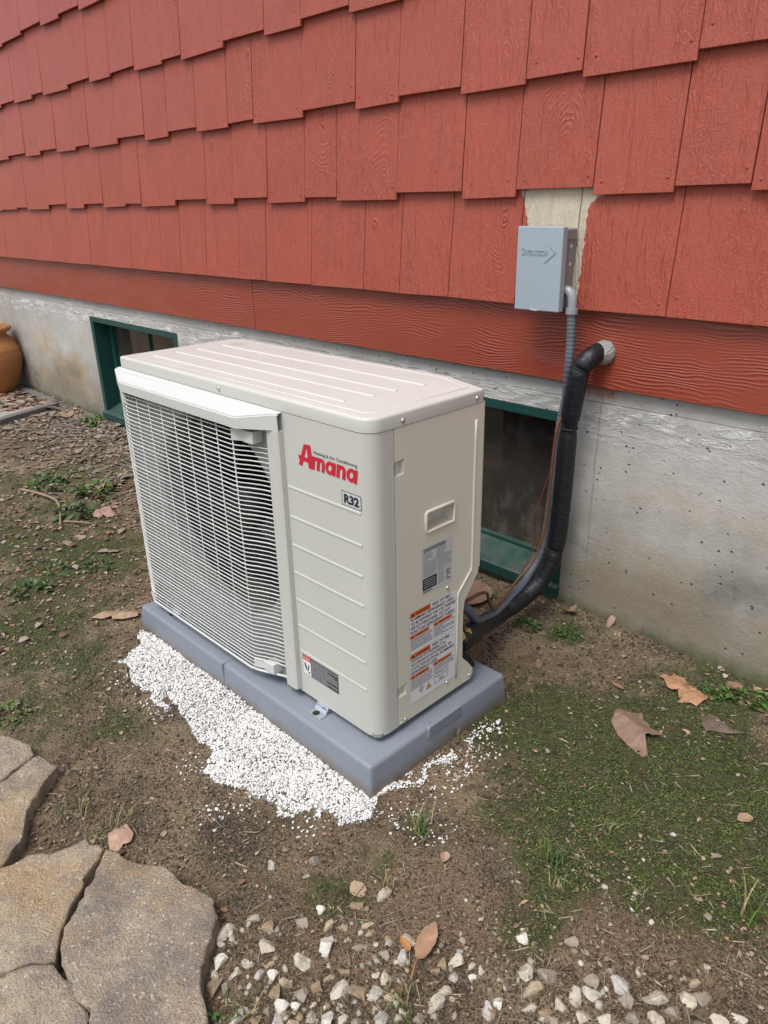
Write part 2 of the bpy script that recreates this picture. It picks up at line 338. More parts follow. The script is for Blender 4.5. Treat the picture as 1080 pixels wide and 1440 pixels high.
def mat_stone():
    t = NT('flagstone'); w = t.pos(); r = t.rand()
    n1 = t.noise(w, 6.5, 6, 0.62); n2 = t.noise(w, 38, 5, 0.7); n3 = t.noise(w, 230, 3, 0.75)
    c = t.mix(t.ramp(n1, [(0.42, 0.0), (0.58, 1.0)]), (0.28, 0.235, 0.195), (0.53, 0.43, 0.30))
    c = t.mix(t.math('MULTIPLY', t.ramp(n2, [(0.4, 0.0), (0.7, 1.0)]), 0.4), c, (0.25, 0.21, 0.18))
    c = t.mix(t.math('MULTIPLY', r, 0.2), c, (0.27, 0.21, 0.18))
    och = t.ramp(t.noise(t.map(w, (5, 5, 5), (4.4, 1.3, 0)), 1.0, 5, 0.65), [(0.52, 0.0), (0.66, 0.75)])
    c = t.mix(och, c, (0.47, 0.315, 0.165))
    vor = t.n('TexVoronoi'); t.set(vor.inputs['Vector'], t.n('VectorMath', operation='ADD', i_0=w, i_1=t.n('VectorMath', operation='SCALE', i_0=t.n('TexNoise', i_Scale=90.0).outputs['Color'], i_Scale=0.012).outputs[0]).outputs[0]); vor.inputs['Scale'].default_value = 95
    sp = t.math('MULTIPLY', t.ramp(vor.outputs['Distance'], [(0.16, 1.0), (0.28, 0.0)]), t.ramp(t.noise(w, 28, 3, 0.6), [(0.40, 0.0), (0.5, 1.0)]))
    c = t.mix(t.math('MULTIPLY', sp, 0.9), c, (0.68, 0.63, 0.54))
    c = t.mix(t.ramp(n3, [(0.54, 0.0), (0.62, 0.45)]), c, (0.56, 0.49, 0.385))
    c = t.mix(t.ramp(n3, [(0.37, 0.45), (0.45, 0.0)]), c, (0.14, 0.115, 0.095))
    c = t.mix(t.ramp(t.noise(t.map(w, (11, 11, 11), (2.2, 8, 0)), 1.0, 6, 0.7), [(0.53, 0.0), (0.64, 0.5)]), c, (0.185, 0.155, 0.14))
    t.bump(t.math('ADD', t.math('MULTIPLY', n2, 0.8), t.math('MULTIPLY', n3, 1.2)), 0.008, 1.0)
    return t.out(c, 0.88, spec=0.3)
def mat_enamel(name, col, rough=0.38):
    t = NT(name); p = t.pos(); n = t.noise(p, 5, 4); n2 = t.noise(t.map(p, (30, 30, 5)), 1.0, 4, 0.7)
    c = t.mix(n, tuple(x*0.96 for x in col), tuple(min(1, x*1.03) for x in col))
    c = t.mix(t.ramp(n2, [(0.66, 0.0), (0.8, 0.25)]), c, tuple(x*0.70 for x in col)); c = t.mix(t.ramp(t.noise(t.map(p, (26, 26, 9), (3, 1, 4)), 1.0, 5, 0.75), [(0.70, 0.0), (0.76, 0.35)]), c, tuple(x*0.5 for x in col))
    t.bump(t.noise(p, 900, 2), 0.0002, 0.5)
    return t.out(c, t.math('ADD', rough, t.math('MULTIPLY', n2, 0.12)), spec=0.5)
def mat_lid():
    t = NT('dusty_lid_enamel'); p = t.obj(); s = t.n('SeparateXYZ', i_0=p)
    n = t.noise(p, 6, 4); n2 = t.noise(t.map(p, (18, 40, 10)), 1.0, 5, 0.7)
    c = t.mix(n, (0.50, 0.488, 0.455), (0.555, 0.543, 0.51))
    c = t.mix(t.ramp(n2, [(0.5, 0.0), (0.8, 0.3)]), c, (0.42, 0.40, 0.36))
    dx = t.math('DIVIDE', t.math('SUBTRACT', s.outputs[0], -0.832), 0.030); dy = t.math('DIVIDE', t.math('SUBTRACT', s.outputs[1], 0.297), 0.022)
    d = t.math('ADD', t.math('MULTIPLY', dx, dx), t.math('MULTIPLY', dy, dy))
    st = t.math('MULTIPLY', t.ramp(d, [(0.4, 1.0), (1.0, 0.0)]), t.ramp(t.noise(p, 170, 2, 0.6, 1.5), [(0.47, 0.0), (0.55, 0.8)]))
    c = t.mix(st, c, (0.40, 0.22, 0.08))
    return t.out(c, t.math('ADD', 0.40, t.math('MULTIPLY', n2, 0.15)), spec=0.45)
def mat_pad():
    t = NT('pad_plastic'); w = t.pos(); n = t.noise(w, 8, 4); n2 = t.noise(w, 260, 2, 0.7)
    c = t.mix(n, (0.165, 0.188, 0.225), (0.208, 0.233, 0.270)); c = t.mix(t.ramp(n2, [(0.5, 0.0), (0.8, 0.35)]), c, (0.29, 0.315, 0.345))
    s = t.n('SeparateXYZ', i_0=w); dirt = t.math('MULTIPLY', t.ramp(t.math('ADD', s.outputs[2], t.math('MULTIPLY', t.math('SUBTRACT', t.noise(w, 18, 5, 0.7), 0.5), 0.06)), [(0.0, 1.0), (0.03, 0.0)]), 0.75)
    c = t.mix(dirt, c, (0.16, 0.12, 0.085)); c = t.mix(t.ramp(t.noise(w, 46, 4, 0.7), [(0.62, 0.0), (0.72, 0.5)]), c, (0.20, 0.175, 0.15))
    t.bump(n2, 0.0004, 0.6); return t.out(c, 0.5, spec=0.45)
def mat_glass():
    t = NT('window_glass'); w = t.pos(); n = t.noise(w, 12, 6, 0.7)
    t.b.inputs['Transmission Weight'].default_value = 0.93; t.b.inputs['IOR'].default_value = 1.45
    tr = t.math('SUBTRACT', 0.92, t.math('MULTIPLY', t.ramp(t.noise(t.map(w, (9, 1, 5)), 1.0, 6, 0.75), [(0.50, 0.0), (0.78, 1.0)]), 0.22)); t.set(t.b.inputs['Transmission Weight'], tr)
    return t.out((0.42, 0.38, 0.33), t.math('ADD', 0.02, t.math('MULTIPLY', t.ramp(n, [(0.5, 0.0), (0.8, 1.0)]), 0.12)))

def mat_green():
    t = NT('green_window_paint'); w = t.pos(); n = t.noise(w, 20, 5, 0.7); n2 = t.noise(t.map(w, (60, 60, 60)), 1.0, 5, 0.75)
    c = t.mix(n, (0.004, 0.034, 0.030), (0.010, 0.070, 0.060)); c = t.mix(t.ramp(n2, [(0.60, 0.0), (0.68, 0.7)]), c, (0.12, 0.115, 0.095))
    up = t.math('MULTIPLY', t.n('SeparateXYZ', i_0=t.n('NewGeometry').outputs['Normal']).outputs[2], t.ramp(n, [(0.35, 0.0), (0.7, 0.6)]), clamp=True)
    c = t.mix(up, c, (0.11, 0.10, 0.08)); t.bump(n2, 0.0012); return t.out(c, 0.45)
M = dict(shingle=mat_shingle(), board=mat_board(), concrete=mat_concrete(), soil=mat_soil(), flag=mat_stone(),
         body=mat_enamel('ivory_enamel', (0.485, 0.492, 0.448)), side=mat_enamel('ivory_side_enamel', (0.60, 0.575, 0.485)), lid=mat_lid(), white=mat_enamel('pale_grille_plastic', (0.54, 0.55, 0.53), 0.35),  # side enamel: same ivory, with the warmer light there put into its colour
         pad=mat_pad(), glass=mat_glass(),
         green=mat_green(),
         black=simple('black_foam', (0.006, 0.007, 0.010), 0.48, var=0.3, scale=14, bump=0.003), dark=simple('dark_interior', (0.010, 0.010, 0.011), 0.7),
         fan=simple('dark_fan_plastic', (0.012, 0.012, 0.013), 0.5), shroud=simple('shroud_metal', (0.25, 0.26, 0.25), 0.5),  # shroud grey darkened to hold the shade behind the grille
         conduit=simple('grey_conduit', (0.115, 0.130, 0.160), 0.42), boxgrey=mat_enamel('grey_box_plastic', (0.30, 0.355, 0.40), 0.4), boxback=simple('taupe_box_metal', (0.205, 0.20, 0.195), 0.45),
         zinc=simple('zinc', (0.62, 0.66, 0.70), 0.3, 0.9), screw=simple('screw_steel', (0.55, 0.55, 0.53), 0.3, 0.9), brass=simple('brass', (0.55, 0.38, 0.14), 0.35, 0.8),
         copper=simple('orange_brown_cable', (0.14, 0.055, 0.022), 0.42), redwire=simple('red_wire', (0.10, 0.025, 0.02), 0.45), putty=simple('putty', (0.30, 0.29, 0.27), 0.8, var=0.4, scale=40, bump=0.006),
         terra=simple('terracotta', (0.36, 0.15, 0.05), 0.7, var=0.4, scale=6, bump=0.002), slab=simple('weathered_kerb', (0.13, 0.125, 0.12), 0.9, var=0.4, scale=14, bump=0.004),
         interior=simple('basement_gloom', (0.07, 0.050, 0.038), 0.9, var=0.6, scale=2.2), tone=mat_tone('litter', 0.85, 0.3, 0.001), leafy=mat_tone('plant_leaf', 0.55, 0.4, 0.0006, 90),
         rock=mat_rock(), chip=mat_tone('white_chip', 0.7, 0.4, 0.0008, 300),
         lettering=simple('red_lettering', (0.50, 0.012, 0.035), 0.45, var=0.05), ink=simple('black_ink', (0.014, 0.014, 0.016), 0.5), grey_ink=simple('grey_ink', (0.07, 0.07, 0.075), 0.5), paper=simple('label_white', (0.68, 0.68, 0.70), 0.45, var=0.04),
         plate=simple('label_silver', (0.50, 0.515, 0.54), 0.4, var=0.08), orange=simple('label_orange', (0.68, 0.13, 0.012), 0.45, var=0.05), redink=simple('label_red', (0.62, 0.06, 0.05), 0.45, var=0.05), yellow=simple('label_yellow', (0.75, 0.48, 0.03), 0.45, var=0.05), charcoal=simple('label_charcoal', (0.055, 0.054, 0.053), 0.5, var=0.3, scale=200), groove=mat_enamel('ridge_highlight', (0.60, 0.61, 0.58)))

# ------------------------------------------------------------------ ground
def blob(X, Y, px, py, r, amp):
    c = G(px, py); return amp*np.exp(-((X-c.x)**2+(Y-c.y)**2)/(r*r))
MOSS = [(850, 1080, .24, 1), (760, 1000, .12, .8), (1000, 1110, .2, 1), (940, 1200, .16, .8), (700, 1010, .07, .8), (1060, 930, .12, 1.1), (800, 890, .09, .8), (450, 1255, .08, .38), (530, 1210, .09, .4), (770, 1230, .10, .4),
        (60, 760, .4, .42), (120, 800, .3, .38), (60, 900, .22, .48), (90, 980, .16, .45), (40, 690, .4, .3), (180, 1020, .07, .4), (740, 1320, .06, .5), (1000, 980, .12, .8), (120, 660, .3, .35)]
CLAY = [(250, 1105, .07, .7), (420, 1195, .06, .6), (660, 1285, .09, .7), (330, 1090, .05, .5), (990, 1300, .10, .5), (100, 900, .10, .5), (740, 945, .10, .9), (215, 885, .07, 1.0), (560, 1128, .05, .8), (720, 1160, .05, .9), (130, 1000, .10, .4), (480, 1320, .12, .8), (560, 1290, .10, .6), (620, 1250, .1, .5), (800, 1330, .14, .55), (940, 1330, .14, .5), (700, 1060, .05, .5), (240, 1050, .07, .6), (330, 1200, .06, .5), (1050, 1010, .08, .3)]
DARK = [(330, 1190, .08, .8), (590, 1180, .06, .5), (700, 1230, .08, .5), (60, 620, .5, .6), (200, 680, .4, .4), (830, 1230, .07, .5), (320, 1150, .07, .5), (760, 870, .1, .5)]
def masks(X, Y):
    m = sum(blob(X, Y, *b) for b in MOSS); c = sum(blob(X, Y, *b) for b in CLAY); d = sum(blob(X, Y, *b) for b in DARK)
    n = fbm(X*9, Y*9, 4, 3)-0.5; m = np.minimum(m, 1.05)*(.62+.8*fbm(X*24+3, Y*24, 3, 19))
    return np.clip(m+n*0.7, 0, 1), np.clip(c+(fbm(X*11, Y*11, 4, 9)-0.5)*0.6, 0, 1), np.clip(d+(fbm(X*8, Y*8, 4, 14)-0.5)*0.6, 0, 1)
def inpoly(x, y, poly):
    r = np.zeros(len(x), bool); j = len(poly)-1
    for i in range(len(poly)):
        xi, yi = poly[i]; xj, yj = poly[j]
        r ^= ((yi > y) != (yj > y)) & (x < (xj-xi)*(y-yi)/(yj-yi+1e-12)+xi); j = i
    return r
def pts_poly(pxs): return [tuple(G(*p)[:2]) for p in pxs]
poly1 = pts_poly([(172, 938), (190, 900), (222, 878), (240, 872), (340, 935), (523, 1122), (560, 1090), (535, 1125), (510, 1150), (480, 1158), (440, 1140), (395, 1135), (350, 1110), (300, 1100), (290, 1075), (295, 1050), (275, 1035), (250, 1005), (215, 985)])
def gh(X, Y):                                                # ground height
    X = np.asarray(X, float); Y = np.asarray(Y, float)
    h = (fbm(X*2.2, Y*2.2, 3, 1)-0.5)*0.020+(fbm(X*14, Y*14, 4, 5)-0.5)*0.014+(fbm(X*60, Y*60, 2, 8)-0.5)*0.005
    nearpad = np.clip(1-np.maximum(np.maximum(X-0.05, -0.95-X), np.maximum(Y+0.44, -0.94-Y))/0.10, 0, 1)
    return h*(1-0.6*nearpad)-0.004*nearpad+0.012*np.exp(-((Y+0.02)/0.06)**2)
def axis(segs):
    out = [np.arange(a, b, s) for a, b, s in segs]; return np.concatenate(out+[np.array([segs[-1][1]])])
gx = axis([(-60, -8, 4), (-8, -4.7, .12), (-4.7, -1.3, .016), (-1.3, 1.2, .007), (1.2, 3, .06), (3, 60, 4)])
gy = axis([(-60, -4, 4), (-4, -1.9, .06), (-1.9, 0.03, .007), (0.03, 1, .1), (1, 60, 5)])
XX, YY = np.meshgrid(gx, gy, indexing='ij'); nx, ny = XX.shape
ZZ = gh(XX, YY); far = np.clip((np.abs(XX)-6)/4, 0, 1); ZZ = ZZ*(1-far)
mm, cc, dk = masks(XX, YY)
wx = (fbm(XX*16, YY*16, 3, 21)-.5)*.10; wa_ = fbm(XX*13+5, YY*13, 2, 27)*12
dust = inpoly((XX+wx*np.cos(wa_)).ravel(), (YY+wx*np.sin(wa_)).ravel(), poly1).reshape(XX.shape).astype(float)
ii = np.arange(nx*ny).reshape(nx, ny)
Fq = np.stack([ii[:-1, :-1], ii[1:, :-1], ii[1:, 1:], ii[:-1, 1:]], -1).reshape(-1, 4)
g = link('ground', npmesh(np.stack([XX, YY, ZZ], -1).reshape(-1, 3), Fq, M['soil'], True, np.stack([mm, cc, dk, dust], -1).reshape(-1, 4)))
tag(g, kind='structure')
def ghz(x, y): return float(gh(np.array([x]), np.array([y]))[0])

# ------------------------------------------------------------------ house wall
house = tag(empty('house'), 'red shingled house wall on a grey concrete foundation with green basement windows', 'house')
YF = 0.0
WINS = [(-3.165, -2.225, 0.052, 0.594), (-1.066, -0.128, 0.052, 0.588)]
X0, X1, ZT = -6.2, 2.4, 2.56
def wall_with_holes(x0, x1, z0, z1, holes, y0, y1):
    xs = sorted({x0, x1, *[h[0] for h in holes], *[h[1] for h in holes]}); zs = sorted({z0, z1, *[h[2] for h in holes], *[h[3] for h in holes]})
    V = []; F = []; idx = {}
    def vid(i, k, s):
        if (i, k, s) not in idx: idx[(i, k, s)] = len(V); V.append((xs[i], (y0, y1)[s], zs[k]))
        return idx[(i, k, s)]
    solid = lambda i, k: 0 <= i < len(xs)-1 and 0 <= k < len(zs)-1 and not any(h[0] <= xs[i] < h[1] and h[2] <= zs[k] < h[3] for h in holes)
    for i in range(len(xs)-1):
        for k in range(len(zs)-1):
            if not solid(i, k): continue
            F.append((vid(i, k, 0), vid(i+1, k, 0), vid(i+1, k+1, 0), vid(i, k+1, 0))); F.append((vid(i, k, 1), vid(i, k+1, 1), vid(i+1, k+1, 1), vid(i+1, k, 1)))
            if not solid(i-1, k): F.append((vid(i, k, 0), vid(i, k+1, 0), vid(i, k+1, 1), vid(i, k, 1)))
            if not solid(i+1, k): F.append((vid(i+1, k, 0), vid(i+1, k, 1), vid(i+1, k+1, 1), vid(i+1, k+1, 0)))
            if not solid(i, k-1): F.append((vid(i, k, 0), vid(i, k, 1), vid(i+1, k, 1), vid(i+1, k, 0)))
            if not solid(i, k+1): F.append((vid(i, k+1, 0), vid(i+1, k+1, 0), vid(i+1, k+1, 1), vid(i, k+1, 1)))
    return mesh(V, F)
fo = link('foundation', wall_with_holes(X0, X1, -0.3, 0.632, WINS, YF, 0.25), house, M['concrete'])
link('sill_band', box(X0, X1, 0.004, 0.25, 0.632, 0.72, 0.003, 1, M['concrete']), house)
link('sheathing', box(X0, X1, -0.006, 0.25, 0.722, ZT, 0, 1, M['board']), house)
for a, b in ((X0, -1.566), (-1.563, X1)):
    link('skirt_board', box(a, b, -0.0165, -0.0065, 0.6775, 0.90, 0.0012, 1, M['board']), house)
# shingles: (left, right, bottom)
C0 = [-4.42, -4.135, -3.841, -3.545, -3.395, -3.197, -2.935, -2.761, -2.49, -2.21, -2.045, -1.842, -1.608, -1.433, -1.169, -0.905, -0.742, -0.544, -0.308, -0.140, 0.116, 0.40]
courses = {0: [(C0[i], C0[i+1], 0.8690) for i in range(len(C0)-1)],
 1: [(-4.081, -3.834, 1.137), (-3.834, -3.674, 1.146), (-3.674, -3.373, 1.134), (-3.373, -3.132, 1.155), (-3.132, -2.927, 1.134), (-2.927, -2.71, 1.152), (-2.71, -2.488, 1.135), (-2.488, -2.331, 1.146), (-2.331, -2.043, 1.133), (-2.043, -1.799, 1.154), (-1.799, -1.61, 1.134), (-1.61, -1.398, 1.152), (-1.398, -1.187, 1.133), (-1.187, -1.025, 1.146), (-1.025, -0.755, 1.133), (-0.755, -0.505, 1.15), (-0.505, -0.325, 1.13), (-0.325, -0.103, 1.148), (-0.103, 0.097, 1.131), (0.097, 0.259, 1.144), (0.259, 0.47, 1.131)],
 2: [(-3.962, -3.815, 1.397), (-3.815, -3.558, 1.413), (-3.558, -3.357, 1.395), (-3.357, -3.14, 1.411), (-3.14, -2.918, 1.392), (-2.918, -2.762, 1.404), (-2.762, -2.478, 1.39), (-2.478, -2.227, 1.409), (-2.227, -2.035, 1.386), (-2.035, -1.818, 1.404), (-1.818, -1.605, 1.387), (-1.605, -1.447, 1.399), (-1.447, -1.175, 1.384), (-1.175, -0.923, 1.402), (-0.923, -0.742, 1.383), (-0.742, -0.515, 1.398), (-0.515, -0.31, 1.38), (-0.31, -0.154, 1.391), (-0.154, 0.113, 1.377), (0.113, 0.36, 1.395)],
 3: [(-3.777, -3.578, 1.662), (-3.578, -3.337, 1.648), (-3.337, -3.188, 1.662), (-3.188, -2.896, 1.645), (-2.896, -2.66, 1.661), (-2.66, -2.458, 1.643), (-2.458, -2.241, 1.655), (-2.241, -2.02, 1.636), (-2.02, -1.873, 1.646), (-1.873, -1.591, 1.63), (-1.591, -1.349, 1.648), (-1.349, -1.16, 1.629), (-1.16, -0.939, 1.646), (-0.939, -0.727, 1.625), (-0.727, -0.5, 1.643), (-0.5, -0.30, 1.627), (-0.30, -0.12, 1.643), (-0.12, 0.14, 1.627)],
 4: [(-3.60, -3.334, 1.920), (-3.334, -3.079, 1.936), (-3.079, -2.877, 1.918), (-2.877, -2.66, 1.931), (-2.66, -2.437, 1.913), (-2.437, -2.2, 1.929)],
 5: [(-3.7, -3.45, 2.19)]}
for k, L in courses.items():                                # the wall runs on beyond the picture
    lo = 0.8690 if k == 0 else 1.133+0.257*(k-1)+(0.006 if k > 3 else 0)
    xa = L[0][0]; i = 0; ext = []
    while xa > X0+0.05:
        wd = min(rnd.uniform(0.15, 0.28), xa-X0) if xa-X0 > 0.35 else xa-X0
        ext.append((xa-wd, xa, lo+(0.016*(i % 2) if k else 0))); xa -= wd; i += 1
    xb = L[-1][1]; i = 1
    while xb < X1-0.05:
        wd = rnd.uniform(0.15, 0.28) if X1-xb > 0.35 else X1-xb
        ext.append((xb, xb+wd, lo+(0.016*(i % 2) if k else 0))); xb += wd; i += 1
    courses[k] = L+ext
NAIL = lathe([(.0036, .001), (.0034, -.0008), (.0018, -.0016), (.0001, -.0018)], 10, M['shingle'], True, 'y')
for k, L in courses.items():
    for a, b, zb in L:
        wd = (b-a)/2-rnd.uniform(0.0007, 0.0014); top = min((1.133+0.257*k)+0.05, ZT)
        hh = top-zb; yb = (-0.034 if k else -0.040)-rnd.uniform(0, 0.0015); yt = -0.0145; th = 0.0105; tl = rnd.uniform(-0.0016, 0.0016)
        V = []
        for (z, y) in ((0, yb), (hh, yt)):
            for s in (-1, 1):
                zz = z+(tl*s if z == 0 else 0)
                V += [(s*wd, y, zz), (s*wd, min(y+th, -0.0065), zz)]
        # 0 bl front,1 bl back,2 br front,3 br back,4 tl front,5,6 tr front,7
        F = [(0, 2, 6, 4), (1, 5, 7, 3), (0, 1, 3, 2), (4, 6, 7, 5), (0, 4, 5, 1), (2, 3, 7, 6)]
        bm = bmesh.new(); vs = [bm.verts.new(v) for v in V]
        for f in F: bm.faces.new([vs[i] for i in f])
        bmesh.ops.recalc_face_normals(bm, faces=bm.faces[:])
        bmesh.ops.bevel(bm, geom=[e for e in bm.edges if abs(e.verts[0].co.y-e.verts[1].co.y) < 0.03 and min(v.co.y for v in e.verts) < -0.012], offset=0.0009, segments=1, affect='EDGES')
        me = bpy.data.meshes.new('m'); bm.to_mesh(me); bm.free()
        o = link('shingle', me, house, M['shingle']); o.location = ((a+b)/2, 0, zb)
        o['bare'] = 1.0 if k == 0 else 0.0
        if -1.9 < a < 0.3 and rnd.random() < .7:
            for sx_ in (-1, 1):
                if rnd.random() < .75:
                    nh = link('nail_head', NAIL, o); hz = rnd.uniform(.02, .045); nh.location = (sx_*(wd-rnd.uniform(.012, .03)), yb+(yt-yb)*hz/hh, hz)
# nail heads on a few shingles
# basement windows
for wi, (a, b, z0, z1) in enumerate(WINS):
    f = 0.045; dep = 0.135
    fr = [box(a+.0015, a+f*.8, -0.002, dep, z0+.02, z1-.0015), box(b-f*.8, b-.0015, -0.002, dep, z0+.02, z1-.0015), box(a+f*.8+.0005, b-f*.8-.0005, -0.0025, dep, z1-.026, z1-.002),
          box(a+.037, b-.037, 0.08, 0.12, z1-.056, z1-.027), box(a+.037, a+.075, 0.08, 0.12, z0+.06, z1-.057), box(b-.075, b-.037, 0.08, 0.12, z0+.06, z1-.057), box(a+.037, b-.037, 0.078, 0.125, z0+.03, z0+.062)]
    V = []; F = []
    for m_ in fr:
        n0 = len(V); V += [v.co.copy() for v in m_.vertices]; F += [tuple(i+n0 for i in p.vertices) for p in m_.polygons]
    wo = link('window', mesh(V, F), house, M['green'])
    link('pane', box(a+.072, b-.072, 0.098, 0.103, z0+.058, z1-.052, mat=M['glass']), wo)
    sp = [(-0.016, z0-.018), (-0.016, z0+.012), (-.010, z0+.016), (0.079, z0+.052), (0.135, z0+.052), (0.135, z0-.018)]
    link('sill', prism([(p[0], p[1]) for p in sp], a-.001, b+.001, 'x', 0, M['green']), wo)
    link('mullion', box((a+b)/2-.012, (a+b)/2+.012, 0.088, 0.118, z0+.063, z1-.057, mat=M['green']), wo)
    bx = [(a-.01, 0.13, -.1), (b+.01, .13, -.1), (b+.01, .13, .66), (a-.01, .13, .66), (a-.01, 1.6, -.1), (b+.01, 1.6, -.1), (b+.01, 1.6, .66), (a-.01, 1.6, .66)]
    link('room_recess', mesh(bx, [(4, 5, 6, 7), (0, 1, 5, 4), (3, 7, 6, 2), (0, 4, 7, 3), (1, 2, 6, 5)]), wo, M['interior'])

# ------------------------------------------------------------------ pad
UY = -0.8626; UYAW = 0.0107; PZ = 0.0684; W = 0.93
pad = tag(empty('equipment_pad', (0, UY, 0), UYAW), 'blue-grey moulded plastic equipment pad on the ground under the outdoor unit', 'pad')
bm = bmesh.new(); px0, px1, py0, py1 = -0.9296, 0.037, -0.0585, 0.399
bmesh.ops.create_cube(bm, size=1)
for v in bm.verts:
    t_ = 0.004 if v.co.z > 0 else -0.004
    v.co = (px0+t_ if v.co.x < 0 else px1-t_, py0+t_ if v.co.y < 0 else py1-t_, -0.03 if v.co.z < 0 else PZ)
bmesh.ops.bevel(bm, geom=bm.edges[:], offset=0.009, segments=4, affect='EDGES', profile=0.5)
me = bpy.data.meshes.new('m'); bm.to_mesh(me); bm.free(); me.polygons.foreach_set('use_smooth', [True]*len(me.polygons))
link('slab', me, pad, M['pad'])
link('name_plate', prism([(.115, .044), (.118, .0655), (.122, .0695), (.224, .0695), (.228, .0655), (.230, .044)], 0.026, 0.0378, 'x', 0.001, M['pad']), pad)
V, F = text_vf('DIVERSITECH', .126, .048, .096, .011, 0.01, plane='side', c=0.038, ext=0.0); 
link('raised_lettering', mesh(V, F), pad, M['pad'])
for xx in (-0.50, ):
    link('moulded_rib', prism([(xx-.006, -.02), (xx-.003, PZ+.0006), (xx+.003, PZ+.0006), (xx+.006, -.02)], py0-.0012, py0+.03, 'y', 0.0006, M['pad']), pad)

# ------------------------------------------------------------------ outdoor unit
unit = tag(empty('outdoor_unit', (0, UY, 0), UYAW), 'ivory outdoor air conditioner unit with white wire fan grille standing on the grey pad', 'air conditioner')
ZB, ZL, ZTOP, D = 0.0884, 0.7482, 0.7748, 0.3208
RC = 0.034; SEAM = 0.0600
# front panel with rounded corner, right of the fan
prof = [(-0.285, 0.0)]+[(-RC+RC*math.sin(a), RC-RC*math.cos(a)) for a in np.linspace(0, math.pi/2, 10)]+[(0.0, SEAM)]
def strip(prof, z0, z1, back=0.012):
    n = len(prof); V = [(x, y, z0) for x, y in prof]+[(x, y, z1) for x, y in prof]
    V += [(prof[0][0], back, z0), (prof[0][0], back, z1), (prof[-1][0]-back, prof[-1][1], z0), (prof[-1][0]-back, prof[-1][1], z1)]
    F = [(i, i+1, n+i+1, n+i) for i in range(n-1)]+[(2*n, 0, n, 2*n+1), (n-1, 2*n+2, 2*n+3, 2*n-1)]
    V += [(x-.004, y+.004, z0+.006) for x, y in prof]; b = 2*n+4
    F += [(i+1, i, b+i, b+i+1) for i in range(n-1)]
    return mesh(V, F)
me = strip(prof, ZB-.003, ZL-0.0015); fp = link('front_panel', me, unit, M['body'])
for p in me.polygons: p.use_smooth = True
me.set_sharp_from_angle(angle=math.radians(40))
for i, z in enumerate((0.5905, 0.5245, 0.4592, 0.3940, 0.3282, 0.2628, 0.1968)):
    # a shallow step pressed into the sheet: a thin ridge with a sloping upper face
    pr = [(0.0002, z+.0050), (-0.0013, z+.0012), (-0.0014, z-.0008), (0.0002, z-.0020)]
    link('pressed_ridge', prism(pr, -0.247, -0.0285, 'x', 0, M['body']), unit)
# fan panel with the round opening
FC = (-0.5398, 0.4398); FR = 0.2576
nseg = 72; V = []; F = []
xa, xb, za, zb = -W, -0.286, ZB-.003, ZL-.0015
for k in range(nseg):
    a = 2*math.pi*k/nseg; c, s = math.cos(a), math.sin(a)
    tx = ((xb-FC[0])/c if c > 0 else (xa-FC[0])/c) if abs(c) > 1e-9 else 1e9; tz = ((zb-FC[1])/s if s > 0 else (za-FC[1])/s) if abs(s) > 1e-9 else 1e9
    tt = min(tx, tz); ps = [(FC[0]+tt*c, 0.001, FC[1]+tt*s), (FC[0]+(FR+.012)*c, .001, FC[1]+(FR+.012)*s), (FC[0]+FR*c, .008, FC[1]+FR*s), (FC[0]+(FR-.004)*c, .02, FC[1]+(FR-.004)*s), (FC[0]+(FR-.004)*c, .055, FC[1]+(FR-.004)*s)]
    V += ps
m5 = 5
for k in range(nseg):
    for j in range(m5-1): F.append((k*m5+j, ((k+1) % nseg)*m5+j, ((k+1) % nseg)*m5+j+1, k*m5+j+1))
# corner fill triangles
for cx_, cz_ in ((xa, za), (xa, zb), (xb, za), (xb, zb)):
    ang = math.atan2(cz_-FC[1], cx_-FC[0]) % (2*math.pi); k = int(ang/(2*math.pi)*nseg); V.append((cx_, .001, cz_)); F.append((k*m5, ((k+1) % nseg)*m5, len(V)-1))
fm = mesh(V, F); bmx = bmesh.new(); bmx.from_mesh(fm); bmesh.ops.recalc_face_normals(bmx, faces=bmx.faces[:]); bmx.to_mesh(fm); bmx.free()
link('fan_panel', fm, unit, M['shroud'])
fanp = link('fan', lathe([(0.0, .055), (.05, .056), (.062, .064), (.066, .12), (0.066, .16)], 32, M['fan'], True, 'y', (FC[0], 0, FC[1])), unit)
for k in range(3):
    V = []; F = []; nu, nv = 7, 9
    for i in range(nu):
        r_ = .06+(FR-.022-.06)*i/(nu-1)
        for j in range(nv):
            u_ = j/(nv-1); a = 2*math.pi*k/3+(u_-.5)*(1.15+.35*i/(nu-1))+.25*i/(nu-1)
            V.append((FC[0]+r_*math.cos(a), .075+.075*u_+.01*math.sin(u_*3.1), FC[1]+r_*math.sin(a)))
    for i in range(nu-1):
        for j in range(nv-1): F.append((i*nv+j, i*nv+j+1, (i+1)*nv+j+1, (i+1)*nv+j))
    link('blade', mesh(V, F, None, True), fanp, M['fan'])
# cabinet behind
link('left_panel', box(-W, -W+.002, .002, .30, ZB, ZL-.001, mat=M['body']), unit)
link('coil', box(-W+.003, -.10, .262, .30, ZB+.01, ZL-.002, mat=M['dark']), unit)
link('partition', box(-.262, -.258, .013, .26, ZB+.003, ZL-.002, mat=M['dark']), unit)
link('base_pan', prism([(-W+.001, .003), (-.012, .003), (-.003, .012), (-.003, .308), (-.02, .31), (-W+.001, .31)], ZB-.004, ZB+.004, 'z', 0, M['shroud']), unit)
link('valve_bay', box(-.098, -.093, .03, .31, ZB+.005, ZL-.002, mat=M['dark']), unit)
